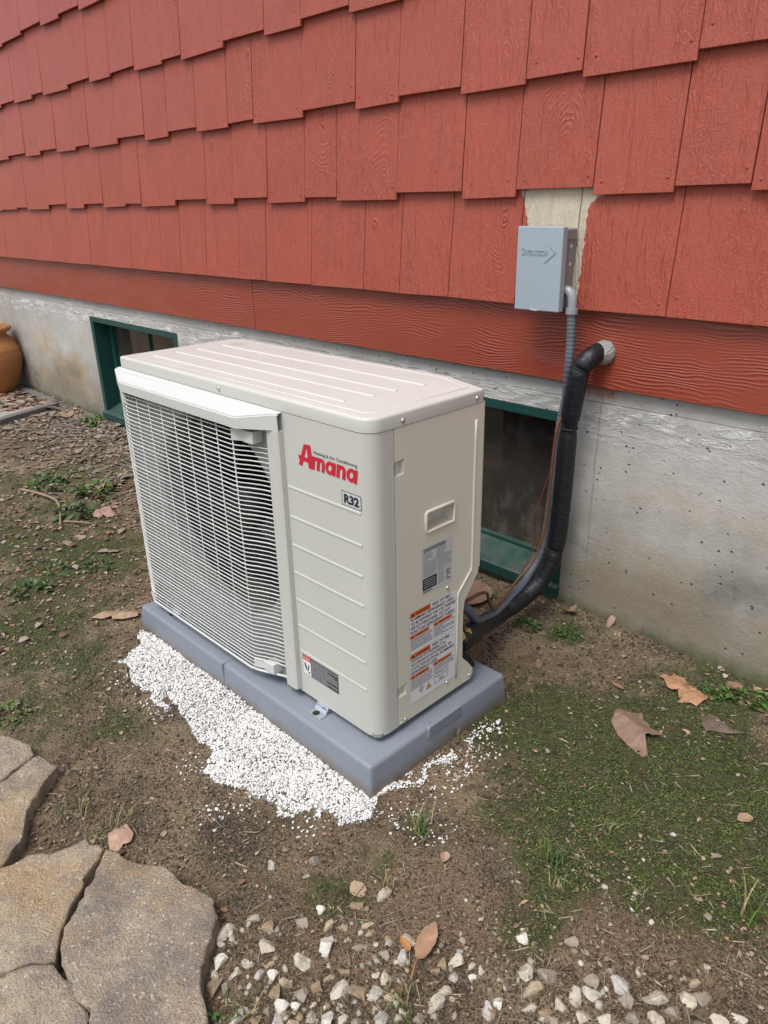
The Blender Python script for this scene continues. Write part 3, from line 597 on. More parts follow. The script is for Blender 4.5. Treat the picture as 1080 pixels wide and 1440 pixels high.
# side panel: cut for the valves and the grip
tp = ZL-.0015; ys = SEAM+.0018
polys = [[(ys, .557), (.3208, .557), (.3208, tp), (ys, tp), (ys, .6825), (.0865, .6845), (.0862, .6525), (ys, .6545)],
         [(ys, .5135), (.1465, .5135), (.1465, .557), (ys, .557)], [(.2325, .5135), (.3208, .5135), (.3208, .557), (.2325, .557)],
         [(ys, ZB-.002), (.304, ZB-.002), (.3115, .098), (.3105, .112), (.291, .138), (.2720, .158), (.2708, .279), (.2755, .3065), (.3190, .360), (.3208, .368), (.3208, .5135), (.2325, .5135), (.1465, .5135), (ys, .5135), (ys, .1835), (.088, .186), (.088, .159), (ys, .158)]]
bm = bmesh.new(); cache = {}
def sv(p):
    k = (round(p[0], 5), round(p[1], 5))
    if k not in cache: cache[k] = bm.verts.new((0.0, p[0], p[1]))
    return cache[k]
fs = [bm.faces.new([sv(p) for p in P]) for P in polys]
bmesh.ops.recalc_face_normals(bm, faces=bm.faces[:])
if fs[0].normal.x < 0: bmesh.ops.reverse_faces(bm, faces=bm.faces[:])
ex_ = bmesh.ops.extrude_face_region(bm, geom=[e for e in bm.edges if e.is_boundary]) if False else None
be = [e for e in bm.edges if e.is_boundary]
r_ = bmesh.ops.extrude_edge_only(bm, edges=be)
for v in [x for x in r_['geom'] if isinstance(x, bmesh.types.BMVert)]: v.co.x -= 0.006
me = bpy.data.meshes.new('m'); bm.to_mesh(me); bm.free()
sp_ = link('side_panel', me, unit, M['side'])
# rear flange wrapped behind the side panel
link('rear_flange', prism([(-.004, .322), (-.004, .330), (-.09, .330), (-.09, .322)], .37, tp, 'z', 0, M['side']), unit)
# grip pocket
def pocket(name, y0, y1, z0, z1, dep, parent, mat, slope=0.0, rim=0.0):
    V = [(0, y0, z0), (0, y1, z0), (0, y1, z1), (0, y0, z1), (-dep, y0+slope, z0+slope), (-dep, y1-slope, z0+slope), (-dep, y1-slope, z1-slope), (-dep, y0+slope, z1-slope)]
    F = [(4, 5, 6, 7), (0, 1, 5, 4), (1, 2, 6, 5), (2, 3, 7, 6), (3, 0, 4, 7)]
    return link(name, mesh([(x-.0005, y, z) for x, y, z in V], F), parent, mat)
gp = pocket('hand_grip', .1465, .2325, .5135, .557, .028, unit, M['side'], 0.004)
V, F = merge([tube_data([(0.001, y, z) for y, z in ((.150, .5135), (.229, .5135), (.2325, .517), (.2325, .5535), (.229, .557), (.150, .557), (.1465, .5535), (.1465, .517), (.150, .5135))], .0035, 8, False)])
link('rim', mesh(V, F, None, True), gp, M['side'])
def screw(y, z, parent, plane='side', c=0.0, r=.0048):
    ax = 'x' if plane == 'side' else 'y'; sgn = 1 if plane == 'side' else -1
    pr_ = [(r, c), (r, c+sgn*.0015), (r*.75, c+sgn*.0032), (0.0001, c+sgn*.0038)]
    org = (0, y, z) if plane == 'side' else (y, 0, z)
    return link('screw', lathe(pr_, 12, M['screw'], True, ax, org), parent)
for z0, z1 in ((.6535, .6835), (.1585, .1848)):
    pk = pocket('screw_notch', ys, .0872, z0, z1, .011, unit, M['side'], 0.0035)
    screw(.0665, (z0+z1)/2-.001, pk, c=-.008, r=.0045)
for y, z in ((.2155, .3629), (.2179, .1195), (.2985, .0985), (.0828, .0945), (.069, .0925)): screw(y, z, sp_, r=.0040 if y > .07 else .0028)
# pressed rib down the side panel
rb = catmull([(0.0003, .2975, .715), (0.0003, .2965, .60), (0.0003, .2965, .48), (.0003, .2965, .384)], 3)+[Vector((.0003, .2945, .376)), Vector((.0003, .272, .354)), Vector((.0003, .253, .336)), Vector((.0003, .2505, .326)), Vector((.0003, .2502, .20)), Vector((.0003, .2492, .116))]
link('pressed_rib', tube(rb, .0030, 8), unit, M['side'])
# lid
lo = [(-W-.001, -.001)]
fx = [(-W+.006-.006*math.cos(a), .006-.006*math.sin(a)) for a in np.linspace(0, math.pi/2, 4)]
fr_ = [(-RC+(RC+.001)*math.sin(a), RC-(RC+.001)*math.cos(a)) for a in np.linspace(0, math.pi/2, 10)]
outline = fx+fr_+[(.001, .315), (-.002, .3225), (-.118, .361), (-.130, .364), (-W+.03, .364), (-W, .335)]
bm = bmesh.new()
rings = []
for ins, z in ((0.004, ZL-.0005), (0.0, ZL-.0005), (0.0, ZTOP-.006), (0.0012, ZTOP-.0025), (0.004, ZTOP-.0006), (0.008, ZTOP)):
    n = len(outline); rg = []
    cx0 = sum(p[0] for p in outline)/n; 
    for i, p in enumerate(outline):
        a = Vector(outline[i-1]); b = Vector(p); c = Vector(outline[(i+1) % n])
        e1 = (b-a).normalized(); e2 = (c-b).normalized(); n1 = Vector((-e1.y, e1.x)); n2 = Vector((-e2.y, e2.x)); nn = (n1+n2); nn = nn/max(.3, nn.length_squared/2)
        q = b+nn*ins; rg.append(bm.verts.new((q.x, q.y, z)))
    rings.append(rg)
for i in range(len(rings)-1):
    for k in range(n): bm.faces.new((rings[i][k], rings[i][(k+1) % n], rings[i+1][(k+1) % n], rings[i+1][k]))
bm.faces.new(rings[-1])
for f in bm.faces: f.smooth = True
me = bpy.data.meshes.new('m'); bm.to_mesh(me); bm.free(); me.set_sharp_from_angle(angle=math.radians(60))
me.materials.append(M['body']); me.materials.append(M['lid'])
for p in me.polygons: p.material_index = 1 if p.normal.z > .8 else 0
lid = link('lid', me, unit)
for y, xa_, xb_ in ((.062, -.86, -.13), (.128, -.862, -.118), (.187, -.855, -.116), (.262, -.85, -.107)):
    pr = [(y-.004, ZTOP-.0004), (y-.0012, ZTOP+.0020), (y+.0012, ZTOP+.0020), (y+.004, ZTOP-.0004)]
    link('pressed_line', prism(pr, xa_, xb_, 'x', 0, M['lid']), lid)
bl = [(-.90, .028), (-.045, .030), (-.030, .045), (-.028, .303), (-.132, .343), (-.895, .343)]
link('pressed_border', tube([(x, y, ZTOP-.0012) for x, y in bl], .0026, 8, None, True), lid, M['lid'])
for y, z in ((.0836, .7578), (.2975, .7590)): screw(y, z, lid, c=.001)
screw(-.4696, .7603, lid, 'front', -.001)
# visor above the grille
yo = -0.046; vt = [(-.936, -.004, .7435), (-.936, -.012, .7425), (-.852, yo, .7265), (-.352, yo, .7265), (-.268, -.016, .7405), (-.2505, -.012, .7425), (-.2505, .002, .7445), (-.936, .002, .7445)]
V = [Vector(v) for v in vt]; low = []
for v, zl_ in zip(vt, (.706, .706, .7035, .7035, .709, .709, .709, .706)): low.append(Vector((v[0], v[1]+.001, zl_)))
n = len(V); Vv = V+low; F = [tuple(range(n))[::-1]]+[(i, (i+1) % n, n+(i+1) % n, n+i) for i in range(n-3)]
bm = bmesh.new(); bv = [bm.verts.new(v) for v in Vv]
for f in F: bm.faces.new([bv[i] for i in f])
bmesh.ops.recalc_face_normals(bm, faces=bm.faces[:])
bmesh.ops.bevel(bm, geom=[e for e in bm.edges if e.verts[0].co.z > .72 and e.verts[1].co.z > .72 and not e.is_boundary], offset=.0025, segments=2, affect='EDGES')
me = bpy.data.meshes.new('m'); bm.to_mesh(me); bm.free()
bmx = bmesh.new(); bmx.from_mesh(me); bmesh.ops.solidify(bmx, geom=bmx.faces[:], thickness=-.002); bmx.to_mesh(me); bmx.free()
link('visor', me, unit, M['white'])
link('groove_line', box(-.885, -.31, -.0145, -.0135, .7404, .7426, mat=M['body']), unit)
link('post', prism([(-.2945, .0006), (-.2925, -.011), (-.286, -.0155), (-.2555, -.0155), (-.2505, -.012), (-.2495, .0006)], .0935, .7085, 'z', 0.0008, M['body']), unit)
# grille: horizontal wires sweeping back at both ends, vertical stays
GY = -0.036
gr = link('grille', tube([(-.936, .002, .098), (-.93, -.008, .098), (-.915, -.018, .098), (-.862, GY-.001, .098), (-.40, GY-.001, .098), (-.375, GY+.004, .099), (-.35, -.025, .101), (-.285, -.004, .106)], .0030, 8), unit, M['white'])
hp = [(-.934, .004), (-.931, -.006), (-.922, -.013), (-.905, -.0215), (-.872, GY+.005), (-.860, GY+.001), (-.848, GY), (-.395, GY), (-.380, GY+.0015), (-.367, GY+.0065), (-.352, GY+.014), (-.322, -.010), (-.285, -.001)]
wire_me = tube([(x, y, 0) for x, y in hp], .00140, 6, M['white']); wire_thick = tube([(x, y, 0) for x, y in hp], .0018, 6, M['white'])
wire_short = tube([(x, y, 0) for x, y in hp[4:9]], .00140, 6, M['white'])
nw = 58
for i in range(nw):
    z = .109+(.7015-.109)*i/(nw-1)
    short = z > .662 or z < .127
    o = link('wire', wire_short if short else (wire_thick if i % 6 == 2 else wire_me), gr); o.location = (0, 0, z)
stay = tube([(0, 0, .098), (0, 0, .73)], .0014, 6, M['white'])
for i in range(9):
    o = link('stay', stay, gr); o.location = (-.858+i*(.858-.383)/8, GY+.0022, 0)
for z in (.683, .119):                                    # plastic clips at the corners
    link('clip', prism([(-.384, GY-.001), (-.384, GY+.003), (-.352, -.020), (-.352, .0005), (-.322, .0005), (-.322, -.026), (-.345, -.0285), (-.360, -.0265)], z-.013, z+.013, 'z', .0012, M['white']), gr)
    link('clip', prism([(-.926, .001), (-.926, -.012), (-.905, -.0235), (-.872, GY-.001), (-.860, GY-.0005), (-.860, GY+.003), (-.90, -.012), (-.90, .0005)], z-.013, z+.013, 'z', .001, M['white']), gr)
# steel feet under the base pan
for xx in (-.176, -.803):
    ft = link('foot', prism([(xx-.021, -.030), (xx+.021, -.030), (xx+.021, .352), (xx-.021, .352)], PZ+.0004, PZ+.0034, 'z', .001, M['zinc']), unit)
    link('foot_web', box(xx-.017, xx+.017, -.006, .33, PZ+.0036, ZB-.0045, mat=M['zinc']), unit)
    link('bend', prism([(-.012, PZ+.0036), (-.0075, PZ+.0036), (.004, ZB-.005), (-.001, ZB-.003)], xx-.019, xx+.019, 'x', .0006, M['zinc']), ft)
    link('slot', lathe([(.0001, PZ+.0037), (.0085, PZ+.0037)], 16, M['dark'], False, 'z', (xx-.002, -.020, 0)), ft)
# black valve cover, brass valves
link('valve_cover', prism([(.2735, .158), (.292, .1365), (.3125, .112), (.322, .108), (.322, .118), (.300, .152), (.285, .166), (.2735, .168)], -.05, -.002, 'x', 0.001, M['black']), unit)
link('service_valve', lathe([(.0001, .272), (.016, .272), (.016, .292), (.012, .295), (.012, .318), (.0001, .318)], 6, M['brass'], False, 'y', (-.022, 0, .199)), unit)
link('valve_cap', lathe([(.0001, .262), (.009, .262), (.009, .292), (.0115, .292), (.0115, .322), (.010, .324), (.0001, .324)], 12, M['black'], True, 'y', (-.020, 0, .1655)), unit)

# lettering and stickers of the unit
def sticker(name, items, parent):                          # items: list of ((V,F), material)
    V = []; F = []; fm = []; mats = []
    for (v, f), m_ in items:
        if m_ not in mats: mats.append(m_)
        o = len(V); V += [tuple(p) for p in v]; F += [tuple(i+o for i in q) for q in f]; fm += [mats.index(m_)]*len(f)
    return link(name, mesh(V, F, mats, False, fm), parent)
c0 = -0.0006
def poly_front(pts, c=c0): return [(x, c, z) for x, z in pts], [tuple(range(len(pts)))]
items = []
# the big slanted A: two legs and a bar that runs on to the left
ax0, az0, ah = -.2060, .6470, .0480
def A_(u, v): return (ax0+u*.0505, az0+v*ah)
items += [(poly_front([A_(0, .02), A_(.24, .02), A_(.60, .98), A_(.40, .98)]), M['lettering']), (poly_front([A_(.56, 1.0), A_(.80, 1.0), A_(.93, 0), A_(.62, 0)], c0-.0002), M['lettering']),
          (poly_front([A_(.39, .985), A_(.80, .985), A_(.785, .80), A_(.40, .80)], c0-.0003), M['lettering']), (poly_front([A_(.02, .46), A_(.96, .40), A_(.98, .22), A_(.06, .26)], c0-.0004), M['lettering'])]
sh_ = .14; mx0, mz0, xh = -.1645, .6487, .0268
def P_(u, v): return (mx0+u+v*sh_, mz0+v)
def ell(cx_, cz_, rx, rz, a0, a1, th, n_=18):
    V = []; F = []
    for i_ in range(n_+1):
        a_ = a0+(a1-a0)*i_/n_
        for k_ in (1.0, 0.0):
            x_, z_ = P_(cx_+(rx-th*(1-k_))*math.cos(a_), cz_+(rz-th*(1-k_))*math.sin(a_)); V.append((x_, c0-.0003, z_))
    for i_ in range(n_): F.append((2*i_, 2*i_+1, 2*i_+3, 2*i_+2))
    return V, F
def rect(u0, u1, v0, v1, c=-.0011): return poly_front([P_(u0, v0), P_(u1, v0), P_(u1, v1), P_(u0, v1)], c)
def let_n(u, w_, st=.0088): return [rect(u, u+st, 0, xh), ell(u+w_/2+.001, xh-w_*.42, w_/2-.001, w_*.42, 0, math.pi, st*.92), rect(u+w_-st, u+w_, 0, xh-w_*.40, -.0013)]
def let_a(u, w_, st=.0088): return [ell(u+w_*.44, xh/2, w_*.45, xh/2+.0004, 0, 2*math.pi, st*.88, 28), rect(u+w_-st*.95, u+w_, 0, xh, -.0013)]
for g_ in let_n(0, .0225, .0080)+let_n(.0148, .0225, .0080)+let_a(.0395, .0290)+let_n(.0715, .0255)+let_a(.0995, .0290): items.append((g_, M['lettering']))
items.append((text_vf('Heating & Air Conditioning', -.1575, .6785, .1240, .0085, 0.012, 0.0, 'front', c0), M['grey_ink']))
sticker('maker_lettering', items, unit)
bx_ = lambda a0, a1, b0, b1, t, c: [quad('front', a0, a1, b0, b0+t, c), quad('front', a0, a1, b1-t, b1, c), quad('front', a0, a0+t, b0+t, b1-t, c), quad('front', a1-t, a1, b0+t, b1-t, c)]
items = [(q, M['ink']) for q in bx_(-.0795, -.0265, .5975, .6262, .0010, c0-.0001)]+[(text_vf('R32', -.0735, .6022, .0415, .0188, 0.045, 0, 'front', c0-.0001, 0, 3), M['ink']), (quad('front', -.0795, -.0265, .5975, .6262, c0+.0004), M['plate'])]
sticker('refrigerant_mark', items, unit)
def rows(plane, a0, a1, b0, b1, n, c, mat, seed, fill=.55, gap=.0022):
    r = random.Random(seed); out = []; dz = (b1-b0)/n
    for i in range(n):
        b = b1-(i+1)*dz; a = a0
        end = a1 if r.random() < .75 else a0+(a1-a0)*r.uniform(.4, .95)
        while a < end-.001:
            l = min(r.uniform(.002, .008), end-a); out.append((quad(plane, a, a+l, b+dz*(1-fill)/2, b+dz*(1+fill)/2, c), mat)); a += l+r.uniform(.0006, .0014)
    return out
# caution strip low on the front
fa, fb, za_, zb_ = -.2395, -.1185, .1415, .1915
items = [(quad('front', fa, fb, za_, zb_, c0), M['charcoal']), (quad('front', fa+.001, fa+.0285, za_+.001, zb_-.013, c0-.0003), M['paper']), (quad('front', fa+.001, fa+.0285, zb_-.012, zb_-.001, c0-.0003), M['redink']),
         (text_vf('WARNING', fa+.004, zb_-.0095, .021, .0055, .01, 0, 'front', c0-.0006), M['paper'])]
for pts in ([(.006, .030), (.009, .031), (.0135, .022), (.0165, .013), (.0125, .012), (.0075, .020)], [(.0165, .013), (.0205, .030), (.0235, .027), (.0195, .013)], [(.016, .010), (.026, .012), (.0255, .0095), (.022, .009), (.022, .004), (.020, .004), (.020, .0085)]):
    items.append((poly_front([(fa+u, za_+v) for u, v in pts], c0-.0006), M['ink']))
items += rows('front', fa+.031, fb-.002, za_+.002, zb_-.003, 9, c0-.0003, M['plate'], 3, .28)
sticker('caution_label', items, unit)
# rating plate on the side (its square code is left off)
cs = 0.0010; la, lb, lz0, lz1 = .1360, .2285, .3765, .4805
items = [(quad('side', la, lb, lz0, lz1, cs), M['plate'])]
items += rows('side', la+.003, lb-.020, .470, .4785, 2, cs+.0003, M['ink'], 5, .6)+rows('side', la+.003, la+.03, .449, .469, 5, cs+.0003, M['grey_ink'], 6, .30)+rows('side', la+.042, lb-.020, .449, .469, 5, cs+.0003, M['grey_ink'], 16, .30)
items += rows('side', la+.003, la+.046, .417, .446, 8, cs+.0003, M['grey_ink'], 7, .30)+rows('side', la+.05, lb-.003, .417, .446, 8, cs+.0003, M['grey_ink'], 8, .30)
items += [(quad('side', la+.002, lb-.002, .4475, .4482, cs+.0003), M['ink']), (quad('side', la+.002, lb-.002, .4150, .4156, cs+.0003), M['ink']), (quad('side', la+.048, la+.0486, .4156, .4475, cs+.0003), M['ink'])]
items += [(quad('side', la+.001, la+.044, .3845, .4115, cs+.0003), M['ink'])]+rows('side', la+.005, la+.04, .3875, .4090, 4, cs+.0006, M['plate'], 9, .25)
items += rows('side', la+.048, la+.068, .384, .412, 7, cs+.0003, M['grey_ink'], 10, .30)+rows('side', la+.074, lb-.005, .384, .410, 5, cs+.0003, M['ink'], 12, .6)+rows('side', la+.003, la+.03, .3780, .3830, 1, cs+.0003, M['grey_ink'], 13, .6)
sticker('rating_plate', items, unit)
# fire warning sheet
wa, wb, wz0, wz1 = .0975, .2460, .1235, .3485; ww, wh = wb-wa, wz1-wz0
U = lambda u: wa+u*ww
Vv_ = lambda v: wz1-v*wh
def wq(u0, u1, v0, v1, m_, k=1): return (quad('side', U(u0), U(u1), Vv_(v1), Vv_(v0), cs+.0003*k), m_)
def wt(s, u, v, h, width=None, m_=None, bold=.01): return (text_vf(s, U(u), Vv_(v), width*ww if width else None, h*wh, bold, 0, 'side', cs+.0006), m_ or M['ink'])
items = [wq(0, 1, 0, 1, M['paper'], 0)]
for vb, lines in ((0.0, ('RISK OF FIRE -', 'FLAMMABLE REFRIGERANT USED.', 'TO BE REPAIRED ONLY BY TRAINED', 'SERVICE PERSONNEL. DO NOT', 'PUNCTURE REFRIGERANT TUBING.')), (0.445, ('RISK OF FIRE -', 'DISPOSE OF PROPERLY IN', 'ACCORDANCE WITH FEDERAL OR', 'LOCAL REGULATIONS. FLAMMABLE', 'REFRIGERANT USED.'))):
    items += [wq(0.005, .43, vb+.004, vb+.056, M['orange']), wt('WARNING', .12, vb+.047, .034, .28), (([(cs+.0006, U(.025), Vv_(vb+.048)), (cs+.0006, U(.105), Vv_(vb+.048)), (cs+.0006, U(.065), Vv_(vb+.012))], [(0, 1, 2)]), M['ink'])]
    items.append(wt(lines[0], .47, vb+.047, .034, .42))
    for i, s in enumerate(lines[1:]): items.append(wt(s, .02, vb+.093+i*.0455, .031, min(.95, .0335*len(s))))
    b2 = vb+.244
    for u0 in (0.005, .5):
        items += [wq(u0, u0+.40, b2, b2+.036, M['orange']), wt('WARNING', u0+.11, b2+.030, .022, .24), (([(cs+.0006, U(u0+.02), Vv_(b2+.031)), (cs+.0006, U(u0+.08), Vv_(b2+.031)), (cs+.0006, U(u0+.05), Vv_(b2+.007))], [(0, 1, 2)]), M['ink'])]
        items += rows('side', U(u0+.01), U(u0+.46), Vv_(b2+(.165 if vb == 0 or u0 < .2 else .105)), Vv_(b2+.042), 6 if vb == 0 or u0 < .2 else 3, cs+.0003, M['grey_ink'], int(100*vb)+int(u0*10)+40, .42)
    items.append(wq(0, 1, vb+.238, vb+.2395, M['grey_ink'])); items.append(wq(.49, .493, vb+.238, vb+.43, M['grey_ink']))
items.append(wq(0, 1, .438, .4395, M['grey_ink']))
fr4 = lambda u0, u1, v0, v1, t, m_: [wq(u0, u1, v0, v0+t, m_), wq(u0, u1, v1-t, v1, m_), wq(u0, u0+t*1.5, v0+t, v1-t, m_), wq(u1-t*1.5, u1, v0+t, v1-t, m_)]
items += fr4(.52, .83, .805, .935, .004, M['ink'])+[wt('Refrigerant', .545, .842, .026, .26), wt('Safety Group', .545, .880, .026, .26), wt('A2L', .62, .922, .026, .11)]
tri = lambda pts, m_, k: (([(cs+.0003*k, U(u), Vv_(v)) for u, v in pts], [tuple(range(len(pts)))]), m_)
items += [tri([(.335, .945), (.455, .945), (.395, .872)], M['ink'], 1), tri([(.353, .940), (.437, .940), (.395, .884)], M['yellow'], 2), tri([(.385, .932), (.405, .932), (.400, .905), (.390, .905)], M['ink'], 3)]
items += [tri([(.24, .972-.035), (.295, .895), (.24, .855), (.185, .895)], M['ink'], 1), tri([(.24, .928), (.282, .895), (.24, .864), (.198, .895)], M['paper'], 2), tri([(.228, .908), (.252, .908), (.244, .880), (.236, .880)], M['ink'], 3)]
sticker('warning_sheet', items, unit)

# ------------------------------------------------------------------ disconnect box, conduit, line set, cables
bxo = tag(empty('disconnect_box', (-.19, -.034, .868)), 'grey electrical disconnect box with raised lettering on the red wall', 'electrical box')
cov = link('cover', prism([(-.066, -.002), (.066, -.001), (.0655, .195), (-.0655, .196)], -.0770, -.0560, 'y', .0025, M['boxgrey']), bxo)
link('back_box', prism([(-.058, .004), (.053, .004), (.053, .190), (-.058, .190)], -.0555, -.0005, 'y', .002, M['boxback']), bxo)
link('top_flange', box(-.055, .0565, -.0555, -.0035, .165, .1885, .001, 1, M['boxback']), bxo)
for zz in (.150, .108): link('mounting_hole', lathe([(.0001, .0534), (.0042, .0534)], 12, M['paper'], False, 'x', (0, -.020, zz)), bxo)
V, F = text_vf('IVERSITECH', -.0390, .130, .0640, .0120, .0, 0, 'front', -.0769, .0018); link('raised_lettering', mesh(V, F), cov, M['boxgrey'])
V, F = text_vf('D', -.0500, .130, .0095, .0165, .0, 0, 'front', -.0769, .0018); link('raised_lettering', mesh(V, F), cov, M['boxgrey'])
V, F = merge([([(x, -.0772, z) for x, z in P]+[(x, -.0788, z) for x, z in P], [(4, 5, 6, 7), (0, 1, 5, 4), (1, 2, 6, 5), (2, 3, 7, 6), (3, 0, 4, 7)]) for P in
              ([(.030, .153), (.033, .153), (.050, .138), (.046, .138)], [(.046, .138), (.050, .138), (.020, .114), (.0165, .114)])])
link('raised_arrow', mesh(V, F), cov, M['boxgrey'])
link('hasp', tube(catmull([(-.013, -.077, .0015), (-.011, -.085, .002), (.004, -.086, .001), (.010, -.078, .0005)], 4), .0022, 6), cov, M['boxgrey'])
cdt = tag(empty('conduit', (-.112, -.075, .90)), 'grey flexible electrical conduit running down from the wall box behind the black pipe', 'conduit')
def loc(P, o): return [Vector(p)-Vector(o.location) for p in P]
link('lock_nut', lathe([(.0001, -.136), (.0165, -.136), (.0165, -.129), (.0001, -.129)], 6, M['boxback'], False, 'x', (.112, 0, .917-.90)), cdt)
ELB = simple('pale_grey_elbow', (0.27, 0.285, 0.31), 0.3)
link('elbow', tube(loc(catmull([(-.137, -.075, .917), (-.124, -.075, .916), (-.113, -.075, .907), (-.109, -.075, .892), (-.1085, -.075, .872)], 6), cdt), .0115, 14), cdt, ELB)
link('collar', lathe([(.0001, .876), (.0150, .876), (.0150, .862), (.0001, .862)], 18, ELB, False, 'z', (.112-.1085, 0, -.90)), cdt)
cp = catmull([(-.1085, -.075, .864), (-.107, -.072, .80), (-.108, -.070, .732), (-.125, -.046, .64), (-.139, -.042, .563), (-.146, -.044, .397), (-.150, -.066, .208), (-.158, -.12, .132), (-.150, -.22, .102), (-.113, -.34, .120), (-.073, -.45, .165), (-.045, -.52, .235), (-.055, -.57, .285), (-.085, -.60, .30)], 26)
rr = [.0112+.0004*(1 if (i//2) % 2 else -1) for i in range(len(cp))]
link('hose', tube(loc(cp, cdt), rr, 12), cdt, M['conduit'])
pp = catmull([(-.048, -.010, .768), (-.050, -.045, .766), (-.056, -.072, .752), (-.071, -.080, .715), (-.092, -.072, .575), (-.098, -.068, .40), (-.102, -.070, .262), (-.111, -.080, .185), (-.126, -.108, .122), (-.141, -.165, .087), (-.138, -.28, .082), (-.088, -.42, .130), (-.042, -.52, .172), (-.030, -.56, .185), (-.028, -.575, .188)], 10)
ls = tag(empty('line_set', (pp[0].x, pp[0].y, .05)), 'black foam insulated refrigerant pipe curving from the unit up to the wall hole', 'pipe')
def cum(i): return i/(len(pp)-1)
rp = []
TIES = [min(range(5, len(pp)-5), key=lambda i: (pp[i]-Vector(c)).length) for c in ((-.066, -.08, .735), (-.093, -.072, .568), (-.106, -.075, .222), (-.139, -.245, .082))]
for i in range(len(pp)):
    r_ = .0248+.0014*mnoise.noise(Vector((i*.13, 3, 0)))+.0007*mnoise.noise(Vector((i*.6, 7, 0)))
    for j in TIES:
        r_ -= .0055*math.exp(-((i-j)/1.1)**2)
    rp.append(r_)
link('insulation', tube(loc(pp, ls), rp, 20), ls, M['black'])
def tie(parent, i, r, name='cable_tie', extra=0.0):
    t_ = (pp[i+1]-pp[i-1]).normalized(); a = t_.orthogonal().normalized(); b = t_.cross(a); c = pp[i]
    P = [c+(a*math.cos(q)+b*math.sin(q))*r for q in np.linspace(0, 2*math.pi, 19)]
    return link(name, tube(loc(P, parent), .0022, 6), parent, M['dark'])
for i in TIES: tie(ls, i, .0215)
cb = catmull([(-.060, -.585, .287), (-.024, -.56, .286), (-.035, -.5, .274), (-.072, -.42, .232), (-.098, -.37, .170), (-.115, -.325, .128), (-.140, -.26, .122), (-.150, -.175, .152), (-.138, -.115, .205), (-.127, -.094, .30), (-.125, -.090, .42), (-.123, -.088, .501), (-.119, -.082, .575), (-.112, -.062, .62)], 10)
cable = tag(empty('control_cable', (-.11, -.25, .12)), 'thin orange-brown control cable tied along the black pipe', 'cable')
link('sheath', tube(loc(cb, cable), .0040, 8), cable, M['copper'])
cb2 = catmull([(-.152, -.20, .135), (-.150, -.155, .175), (-.148, -.118, .23), (-.145, -.116, .33), (-.137, -.100, .40), (-.127, -.091, .45), (-.121, -.088, .50)], 8)
link('spare_wire', tube(loc(cb2, cable), .0017, 6), cable, M['redwire'])
# putty round the pipe where it enters the siding
bm = bmesh.new(); bmesh.ops.create_icosphere(bm, subdivisions=4, radius=1)
for v in bm.verts:
    k = 1+.10*mnoise.noise(v.co*1.6)+.06*mnoise.noise(v.co*4.5); v.co = Vector((v.co.x*.031*k, v.co.y*.026*k, v.co.z*.030*k))
me = bpy.data.meshes.new('m'); bm.to_mesh(me); bm.free(); me.polygons.foreach_set('use_smooth', [True]*len(me.polygons))
pu = tag(link('putty_plug', me, None, M['putty']), 'pale putty lump sealing the pipe hole in the red skirt board', 'sealant'); pu.location = (-.040, -.022, .768)

# ------------------------------------------------------------------ flagstones
def flagstone(pts, label, z=0.028, seed=0):
    P = [G(x, y, z) for x, y in pts]; c = sum(P, Vector())/len(P); out = []
    for i in range(len(P)):
        a, b = P[i], P[(i+1) % len(P)]; m_ = max(2, int((b-a).length/.012))
        for j in range(m_): out.append(a.lerp(b, j/m_))
    n = len(out); V = []; F = []
    def jit(p, s, k): return (float(fbm(p.x*k+seed, p.y*k, 3, s))-.5)
    spec = [(1.0, -.03), (1.006, .002), (1.003, z-.012), (1.002, z-.003), (.996, z), (.970, z+.001)]+[(s, z+.002) for s in np.linspace(.87, .06, 16)]
    for si, (s, zz) in enumerate(spec):
        for p in out:
            d_ = p-c; e_ = jit(p, 31, 40)*.020+jit(p, 33, 130)*.012+(jit(p, 35+si, 90)*.010 if si < 4 else 0)
            q = c+d_*s+d_.normalized()*((e_+.0025)*(1 if si < 5 else .6*s*(s > .85))); zn = 0
            if si >= 2: zn = jit(q, 41, 14)*.014+jit(q, 43, 70)*.005
            V.append((q.x-c.x, q.y-c.y, zz+zn*(1 if si >= 4 else .6)))
    for i in range(len(spec)-1):
        for k in range(n): F.append((i*n+k, i*n+(k+1) % n, (i+1)*n+(k+1) % n, (i+1)*n+k))
    V.append((0, 0, z+.002)); t_ = len(V)-1; b0 = (len(spec)-1)*n
    for k in range(n): F.append((b0+k, b0+(k+1) % n, t_))
    o = link('flagstone', mesh(V, F, None, True), None, M['flag']); o.location = (c.x, c.y, 0)
    tag(o, label, 'paving stone', 'flagstones of the path at the lower left')
flagstone([(-40, 1045), (0, 1036), (28, 1041), (48, 1053), (46, 1060), (20, 1083), (0, 1099), (-45, 1130)], 'farthest flagstone, small dark corner at the left edge', seed=1)
flagstone([(-50, 1140), (0, 1104), (25, 1084), (53, 1064), (66, 1067), (79, 1078), (58, 1107), (38, 1142), (31, 1172), (12, 1205), (-4, 1222), (-55, 1250)], 'long narrow flagstone with a steep brown side at the left edge', seed=2)
flagstone([(-60, 1260), (-3, 1224), (15, 1219), (40, 1204), (80, 1198), (120, 1182), (142, 1197), (116, 1236), (95, 1288), (82, 1320), (77, 1350), (45, 1352), (0, 1371), (-70, 1385)], 'flagstone with tan blotches left of the big cracked one', seed=3)
flagstone([(151, 1200), (165, 1202), (190, 1214), (220, 1218), (250, 1234), (275, 1249), (303, 1262), (300, 1292), (284, 1340), (281, 1392), (290, 1430), (285, 1500), (200, 1530), (138, 1500), (126, 1420), (106, 1390), (86, 1360), (85, 1335), (101, 1288), (124, 1240)], 'largest flagstone, rough tan slab beside the pale gravel', seed=4)
